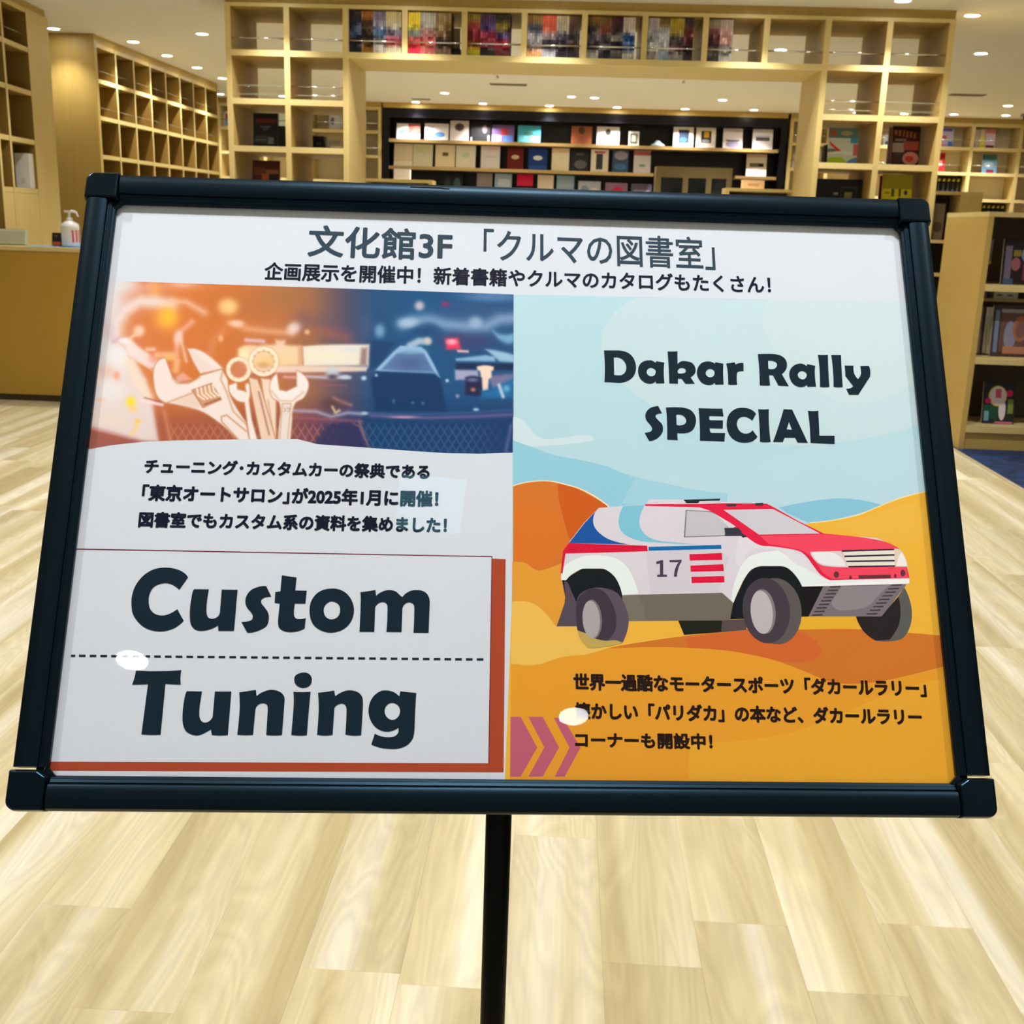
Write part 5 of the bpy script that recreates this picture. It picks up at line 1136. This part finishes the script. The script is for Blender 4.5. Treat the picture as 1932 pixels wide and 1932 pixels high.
stroke('P', [(1400, 560), (1550, 570)], 6, (232, 200, 226), .9, 3)
stroke('P', [(1900, 380), (2100, 420), (2300, 560)], 26, (110, 84, 110), .45, 12); stroke('P', [(1930, 500), (2060, 480), (2260, 540)], 16, (176, 100, 76), .5, 8); blob('P', 1930, 490, 24, 24, (226, 190, 150), .8)
# strut tower, pipes and lamps at right
blob('p', 1700, 180, 260, 50, (110, 150, 200), .6); blob('p', 1500, 330, 350, 100, (60, 90, 140), .5)
blob('p', 600, 430, 60, 100, (70, 90, 130), .6); blob('p', 720, 480, 45, 60, (120, 160, 196), .9); blob('p', 1450, 560, 250, 90, (70, 60, 110), .6)
stroke('p', [(920, 420), (1000, 395), (1150, 385), (1300, 425), (1480, 440), (1640, 440), (1760, 380), (1900, 370)], 19, (140, 170, 208), .85, 8); blob('p', 970, 410, 90, 45, (170, 196, 224), .8); blob('p', 1550, 400, 60, 50, (170, 190, 220), .7)
fill('p', '1000,470! 1150,410 1250,470! 1100,540!', (24, 70, 120), .7, 5)
blob('p', 1065, 262, 42, 42, (196, 186, 200), .95); blob('p', 1290, 248, 38, 24, (150, 50, 100), .8)
fill('p', '1700,480! 1780,510 1890,500! 1890,570! 1830,590 1740,540!', (130, 186, 220), .85, 4)
fill('p', '640,560! 860,580! 700,790! 640,800!', (20, 58, 108), .7, 3)
stroke('p', [(980, 610), (1060, 570), (1140, 570)], 13, (170, 192, 214), .95, 3); blob('p', 1135, 565, 26, 30, (216, 196, 180), .8)
fill('p', '680,825! 760,740 860,640! 900,608! 1080,618! 1120,650! 1190,770 1245,890! 1180,850! 720,830!', (146, 186, 226), 1, 1.5)
fill('p', '735,815! 865,675! 960,660 1100,672! 1190,835! 960,830!', (84, 118, 168), 1, 2); blob('p', 980, 760, 120, 50, (70, 90, 140), .6); blob('p', 1000, 660, 120, 25, (130, 170, 210), .7)
fill('p', '690,835! 1200,850! 1250,900! 1300,1180! 680,1180! 640,900!', (12, 52, 98), .9, 3)
fill('p', '1288,545! 1400,540! 1425,640! 1300,640!', (236, 60, 96), 1, 3); blob('p', 1345, 575, 45, 25, (250, 180, 200), .9); fill('p', '1390,645! 1490,648! 1490,668! 1395,665!', (236, 190, 190), .95, 1.5)
fill('p', '1380,720! 1640,690! 1720,705! 1720,745! 1385,740!', (140, 182, 220), .95, 2); fill('p', '1640,640! 1760,655 1890,690! 1890,755! 1760,745!', (156, 196, 226), .95, 2.5)
fill('p', '1380,760! 1890,765! 1890,820! 1380,815!', (14, 34, 70), .8, 2)
fill('p', '1372,818! 1570,822! 1580,905! 1375,905!', (168, 170, 204), .95, 2); fill('p', '1660,870! 1890,850! 1890,900! 1700,980!', (128, 120, 160), .9, 3)
fill('p', '1562,790! 1640,778 1710,792! 1706,820! 1690,830! 1690,880! 1665,900! 1660,990! 1612,1000! 1598,880! 1590,830! 1565,815!', (240, 216, 200), 1, 1.5)
fill('p', '1462,885! 1530,870 1605,890! 1608,1050! 1462,1035!', (34, 38, 74), 1, 2); blob('p', 1525, 905, 50, 18, (110, 130, 180), .8); blob('p', 1530, 990, 22, 18, (190, 120, 110), .9)
fill('p', '1600,1010! 1740,960 1890,880! 1890,1060! 1600,1060!', (30, 110, 170), .9, 4); stroke('p', [(1755, 950), (1790, 1050)], 6, (196, 210, 230), .95, 2)
blob('p', 1820, 980, 30, 30, (110, 180, 220), .8); blob('p', 1305, 912, 16, 16, (190, 210, 240), .9); blob('p', 1395, 1045, 18, 18, (170, 150, 190), .8); blob('p', 840, 1090, 14, 20, (70, 120, 160), .7); blob('p', 1005, 1105, 14, 14, (80, 130, 170), .7); blob('p', 1095, 1108, 14, 14, (80, 130, 170), .7)
# battery / reservoir row in the middle
fill('P', '1335,640! 1400,605 1500,610! 1560,600! 1680,600! 1870,610! 1885,780! 1350,800!', (240, 214, 176), .95, 3); fill('P', '1655,560! 1740,560! 1740,640! 1655,640!', (236, 206, 180), .9, 3); blob('P', 1380, 690, 50, 60, (252, 232, 190), .9); blob('P', 1600, 740, 120, 50, (236, 190, 120), .5)
fill('p', '50,615! 250,600 630,598! 622,780! 60,785!', (236, 230, 218), .97, 2); fill('p', '10,615! 48,615! 48,770! 10,770!', (220, 170, 130), .9, 2); fill('p', '560,630! 612,625! 605,780! 548,775!', (140, 112, 112), .9, 3); blob('p', 470, 640, 70, 20, (210, 220, 236), .7); blob('p', 250, 700, 150, 40, (240, 234, 200), .6)
fill('p', '-400,780! 420,785! 620,790! 600,830! 420,835! -400,850!', (240, 218, 204), .9, 2); stroke('p', [(-400, 860), (250, 870)], 8, (180, 110, 90), .8, 3); stroke('p', [(70, 875), (260, 885), (460, 885)], 5, (190, 190, 216), .9, 2)
blob('p', 310, 845, 60, 48, (190, 206, 222), .95); blob('p', 310, 880, 45, 25, (90, 70, 90), .9); blob('p', 415, 880, 48, 20, (196, 212, 232), .9); blob('p', 582, 890, 24, 20, (190, 214, 240), .95); blob('p', 690, 865, 14, 14, (160, 190, 226), .9)
stroke('p', [(0, 940), (430, 955)], 3, (150, 90, 120), .7, 2); stroke('P', [(1730, 880), (1860, 885)], 5, (230, 170, 160), .8, 2)
blob('p', 330, 1110, 110, 60, (90, 60, 70), .8); stroke('p', [(320, 1060), (380, 1090), (470, 1125)], 5, (170, 120, 120), .8, 3); stroke('p', [(310, 1140), (335, 1190), (370, 1170)], 4, (226, 200, 150), .9, 2)
stroke('p', [(-60, 1170), (170, 1180), (300, 1225), (440, 1190), (560, 1200)], 5, (180, 184, 214), .8, 3); stroke('p', [(-60, 1230), (300, 1250), (560, 1265)], 4, (170, 96, 120), .7, 3)
stroke('p', [(620, 1190), (900, 1205), (1500, 1190), (1880, 1165)], 3, (60, 90, 150), .8, 2); stroke('p', [(640, 1215), (1100, 1235), (1500, 1225), (1880, 1205)], 5, (120, 96, 150), .85, 3); blob('p', 930, 1228, 120, 12, (196, 150, 180), .8); blob('p', 1555, 1162, 26, 14, (160, 200, 226), .9); blob('p', 590, 1195, 30, 16, (190, 200, 230), .9)
# lower grille with diamond mesh
gm = (gxx > 681) & (gyy > 790); ph = ((gxx-681)*.9+(gyy-790)*.55) % 13.5; ph2 = ((gxx-681)*.9-(gyy-790)*.55) % 13.5
ln = np.maximum(np.exp(-((ph-6.7)/1.4)**2), np.exp(-((ph2-6.7)/1.4)**2))*.5*np.clip((gyy-794)/12, 0, 1)*gm*np.clip((960-gxx)/70, 0, 1); blend(ln, (80, 116, 160))
gm2 = (gyy > 795) & (gxx < 640) & (gxx > 320); ln2 = np.maximum(np.exp(-((ph-6.7)/1.6)**2), np.exp(-((ph2-6.7)/1.6)**2))*.4*gm2*np.clip((gyy-790)/20, 0, 1); blend(ln2, (214, 150, 130))
fill('p', '150,1460! 270,1290! 520,1275! 620,1480! 600,1560! 100,1560!', (44, 46, 92), .8, 3); stroke('p', [(540, 1270), (600, 1430), (630, 1500)], 3, (150, 110, 120), .8, 2); stroke('p', [(490, 1285), (545, 1310), (590, 1420)], 3, (150, 100, 110), .7, 2); stroke('p', [(1860, 1300), (1810, 1540)], 5, (110, 116, 160), .7, 3)
# pale fender and headlamp at far left
fill('P', '-40,540! 240,570! 330,620! 430,740! 530,900! 590,1120! 640,1440! 500,1440! 60,1310! -40,1320!', (230, 218, 220), .95, 4)
blob('P', 160, 640, 90, 120, (210, 212, 214), .8); blob('P', 300, 700, 120, 110, (236, 236, 240), .8); blob('P', 180, 830, 70, 60, (226, 190, 176), .7); blob('P', 275, 870, 30, 40, (240, 160, 130), .8); blob('P', 230, 1000, 120, 90, (232, 232, 236), .7); stroke('P', [(390, 740), (450, 900), (560, 1060)], 16, (246, 222, 200), .8, 8)
blob('P', 200, 1250, 160, 70, (232, 216, 206), .8); blob('P', 400, 1095, 42, 46, (250, 226, 60), .95); blob('P', 420, 1160, 34, 30, (246, 206, 140), .9); blob('P', 455, 1265, 26, 24, (250, 206, 90), .8); stroke('P', [(470, 1270), (410, 1380)], 5, (246, 206, 130), .8, 3); blob('P', 120, 1080, 60, 20, (240, 200, 180), .7)
stroke('P', [(60, 1320), (250, 1370), (500, 1440)], 4, (200, 170, 176), .8, 2); fill('P', '30,1335! 250,1390! 520,1445! 0,1560!', (158, 92, 84), .95, 3)
stroke('P', [(380, 700), (450, 730), (600, 830)], 3, (240, 180, 150), .8, 2); stroke('P', [(250, 570), (300, 550), (350, 560)], 8, (214, 180, 190), .9, 3)
fill('P', '300,560! 350,545 420,570! 470,620! 560,680! 630,740! 620,800! 560,800! 450,740! 380,690! 350,620!', (238, 224, 226), .95, 3); blob('P', 350, 565, 50, 25, (240, 234, 240), .9); blob('P', 470, 480, 50, 50, (246, 214, 190), .9); stroke('P', [(390, 545), (460, 500)], 6, (240, 200, 180), .9, 3); blob('P', 600, 720, 50, 50, (230, 150, 130), .7); stroke('P', [(540, 640), (600, 640)], 6, (246, 216, 200), .8, 3)
stroke('P', [(630, 690), (760, 690), (800, 740), (790, 820)], 12, (240, 190, 150), .8, 4); blob('P', 730, 710, 40, 30, (236, 190, 110), .8)
stroke('P', [(500, 1085), (670, 1120)], 6, (240, 220, 226), .95, 2); stroke('P', [(520, 1060), (670, 1100)], 2, (160, 80, 90), .8, 1.5)
stroke('P', [(690, 1180), (740, 1420)], 5, (220, 150, 120), .7, 4)
# tools
T1, TE = (238, 224, 220), (198, 142, 104)
fill('P', '790,880! 850,840! 930,900! 800,930!', (226, 170, 160), .9, 2)
fill('P', '888,632! 990,645 1100,715 1200,805! 1110,830 1000,852! 940,750!', (234, 214, 210), 1, 1, TE); fill('P', '940,640! 1060,690 1170,800! 1100,780 1000,700', (244, 226, 222), .8, 3)
fill('P', '600,800! 640,735 700,715! 760,880! 820,930! 920,922 1000,868! 1190,812! 1240,900! 1250,1000! 1290,1100 1400,1270! 1430,1440! 1330,1430! 1230,1330 1100,1230! 960,1160 700,1105! 625,1040 595,900', T1, 1, 1, TE)
fill('P', '760,1085! 940,1010! 1010,1140! 950,1150 820,1120', (226, 196, 176), .6, 4); stroke('P', [(720, 1100), (930, 1020)], 2, TE, .8, 1.2); stroke('P', [(760, 890), (800, 935), (900, 935), (1000, 880)], 2.2, TE, .8, 1.5)
fill('P', '930,995! 1100,935! 1185,1075! 1025,1145!', (206, 150, 112), .95, 1.2, (170, 110, 76))
for k in range(5): stroke('P', [(975+k*34, 985-k*9), (985+k*34, 1040-k*9), (1035+k*32, 1075-k*8)], 3.2, (250, 236, 220), .95, 1.2)
stroke('P', [(1040, 1118), (1170, 1070)], 2.5, (140, 80, 60), .9, 1.2)
stroke('P', [(1330, 1420), (1190, 1270), (1185, 1225), (1230, 1210), (1400, 1350)], 2.4, TE, .9, 1.4)
stroke('P', [(1195, 830), (1180, 900), (1230, 1010), (1290, 1180), (1400, 1290)], 2.4, TE, .8, 1.6)
fill('P', '1530,890! 1610,900! 1660,1050! 1660,1430! 1620,1430! 1560,1120!', (236, 214, 198), 1, 1.2, TE); stroke('P', [(1590, 1080), (1640, 1400)], 2, TE, .7, 1.5)
fill('P', '1420,880! 1500,900! 1540,1010! 1660,1430! 1530,1430! 1440,1000!', (234, 206, 184), 1, 1.2, (176, 116, 84)); stroke('P', [(1510, 1010), (1600, 1380)], 2.5, (150, 90, 80), .8, 1.5)
fill('P', '1250,950! 1320,925! 1325,985! 1400,1005! 1410,930 1435,1000 1425,1080! 1450,1250! 1500,1430! 1430,1430! 1385,1100! 1320,1085 1260,1020', (240, 228, 224), 1, 1, TE)
def ringp(x, y, ro, ri):
    pts = cc('P', [(x+(ro+ri)/2*math.cos(t), y+(ro+ri)/2*math.sin(t)) for t in np.linspace(0, 2*math.pi, 25)]); w = (ro-ri)/4.6
    sl = box_(pts, w+4); D = dist(pts, sl)
    for ww, c, a_ in ((w+1.6, TE, .8), (w, (246, 230, 208), 1)):
        m_ = a_/(1+np.exp(np.clip((D-ww/2)/.5, -30, 30))); IMG[sl] = IMG[sl]*(1-m_[..., None])+np.array(c, float)*m_[..., None]
    for k in range(12): blob('P', x+ri*math.cos(k*math.pi/6), y+ri*math.sin(k*math.pi/6), 12, 12, (214, 166, 120), .6)
fill('P', ell(1335, 815, 75, 75), (206, 130, 96), .9, 2); ringp(1335, 815, 108, 72); ringp(1552, 745, 130, 92); blob('P', 1550, 780, 60, 30, (206, 150, 80), .6)
fill('P', '1668,848! 1690,990! 1750,1002! 1838,960! 1838,822! 1900,860 1940,920 1940,980 1900,1060 1825,1110 1800,1250! 1782,1450! 1672,1450! 1690,1250! 1690,1110 1630,1060 1603,985 1620,900', (240, 232, 230), 1, 1, TE)
fill('P', '1715,1110! 1790,1110! 1760,1450! 1690,1450!', (228, 216, 210), .8, 1.5, TE); stroke('P', [(1620, 1000), (1690, 1085), (1800, 1090), (1900, 1010)], 2, TE, .6, 2)
stroke('P', [(1730, 1150), (1745, 1170), (1730, 1180)], 1.4, (170, 130, 110), .8, 1); stroke('P', [(1755, 1150), (1780, 1150), (1765, 1180)], 1.4, (170, 130, 110), .8, 1)
# fade to paper at the left
f = np.clip((268-gxx+(gyy-540)*-.55)/60, 0, 1)*.85; blend(np.clip(f, 0, 1), (216, 220, 231))
NX, NY = 500, 200
tx = np.array([160, 275, 580, 770, 969.5]); ty = np.array([529, 532, 542, 548.5, 555.5]); bx = np.array([150, 168, 210, 270, 330, 440, 560, 599, 655, 712, 780, 843, 905, 967.5]); by = np.array([852, 847.5, 840, 833.5, 831, 829, 828, 838, 842, 846, 851, 855, 856, 854])
us = np.linspace(160, 969, NX); VX = np.empty((NY, NX)); VY = np.empty((NY, NX))
for j in range(NY):
    t = j/(NY-1); VX[j] = us-(t*1.7)*(us > 900)*0; VY[j] = np.interp(us, tx, ty)*(1-t)+np.interp(us, bx, by)*t
u_, v_ = pb(VX.ravel(), VY.ravel())
# keep inside the frame opening at the left
xi = np.clip(VX-X0, 0, X1-X0-1); yi = np.clip(VY-Y0, 0, Y1-Y0-1); x_ = xi.astype(int); y_ = yi.astype(int); fx = (xi-x_)[..., None]; fy = (yi-y_)[..., None]
colr = (IMG[y_, x_]*(1-fx)+IMG[y_, x_+1]*fx)*(1-fy)+(IMG[y_+1, x_]*(1-fx)+IMG[y_+1, x_+1]*fx)*fy
colr = np.clip(lin(colr)*KP, 0, 1).reshape(-1, 3)
okv = (u_ > -hw+.0203).reshape(NY, NX)
ii = np.arange(NX*NY).reshape(NY, NX); qa = np.stack([ii[:-1, :-1], ii[1:, :-1], ii[1:, 1:], ii[:-1, 1:]], -1)[okv[:-1, :-1] & okv[1:, :-1]]
me = bpy.data.meshes.new('photo_print'); nv = NX*NY
me.vertices.add(nv); me.vertices.foreach_set('co', np.stack([u_, v_, np.full(nv, SH+.00003)], -1).ravel())
me.loops.add(len(qa)*4); me.loops.foreach_set('vertex_index', qa.ravel().astype(np.int32))
me.polygons.add(len(qa)); me.polygons.foreach_set('loop_start', np.arange(len(qa), dtype=np.int32)*4); me.update(calc_edges=True)
ca = me.color_attributes.new('Col', 'FLOAT_COLOR', 'POINT'); ca.data.foreach_set('color', np.concatenate([colr, np.ones((nv, 1))], 1).ravel())
me.materials.append(PM); o = bpy.data.objects.new('photo_print', me); col.objects.link(o); o.parent = poster
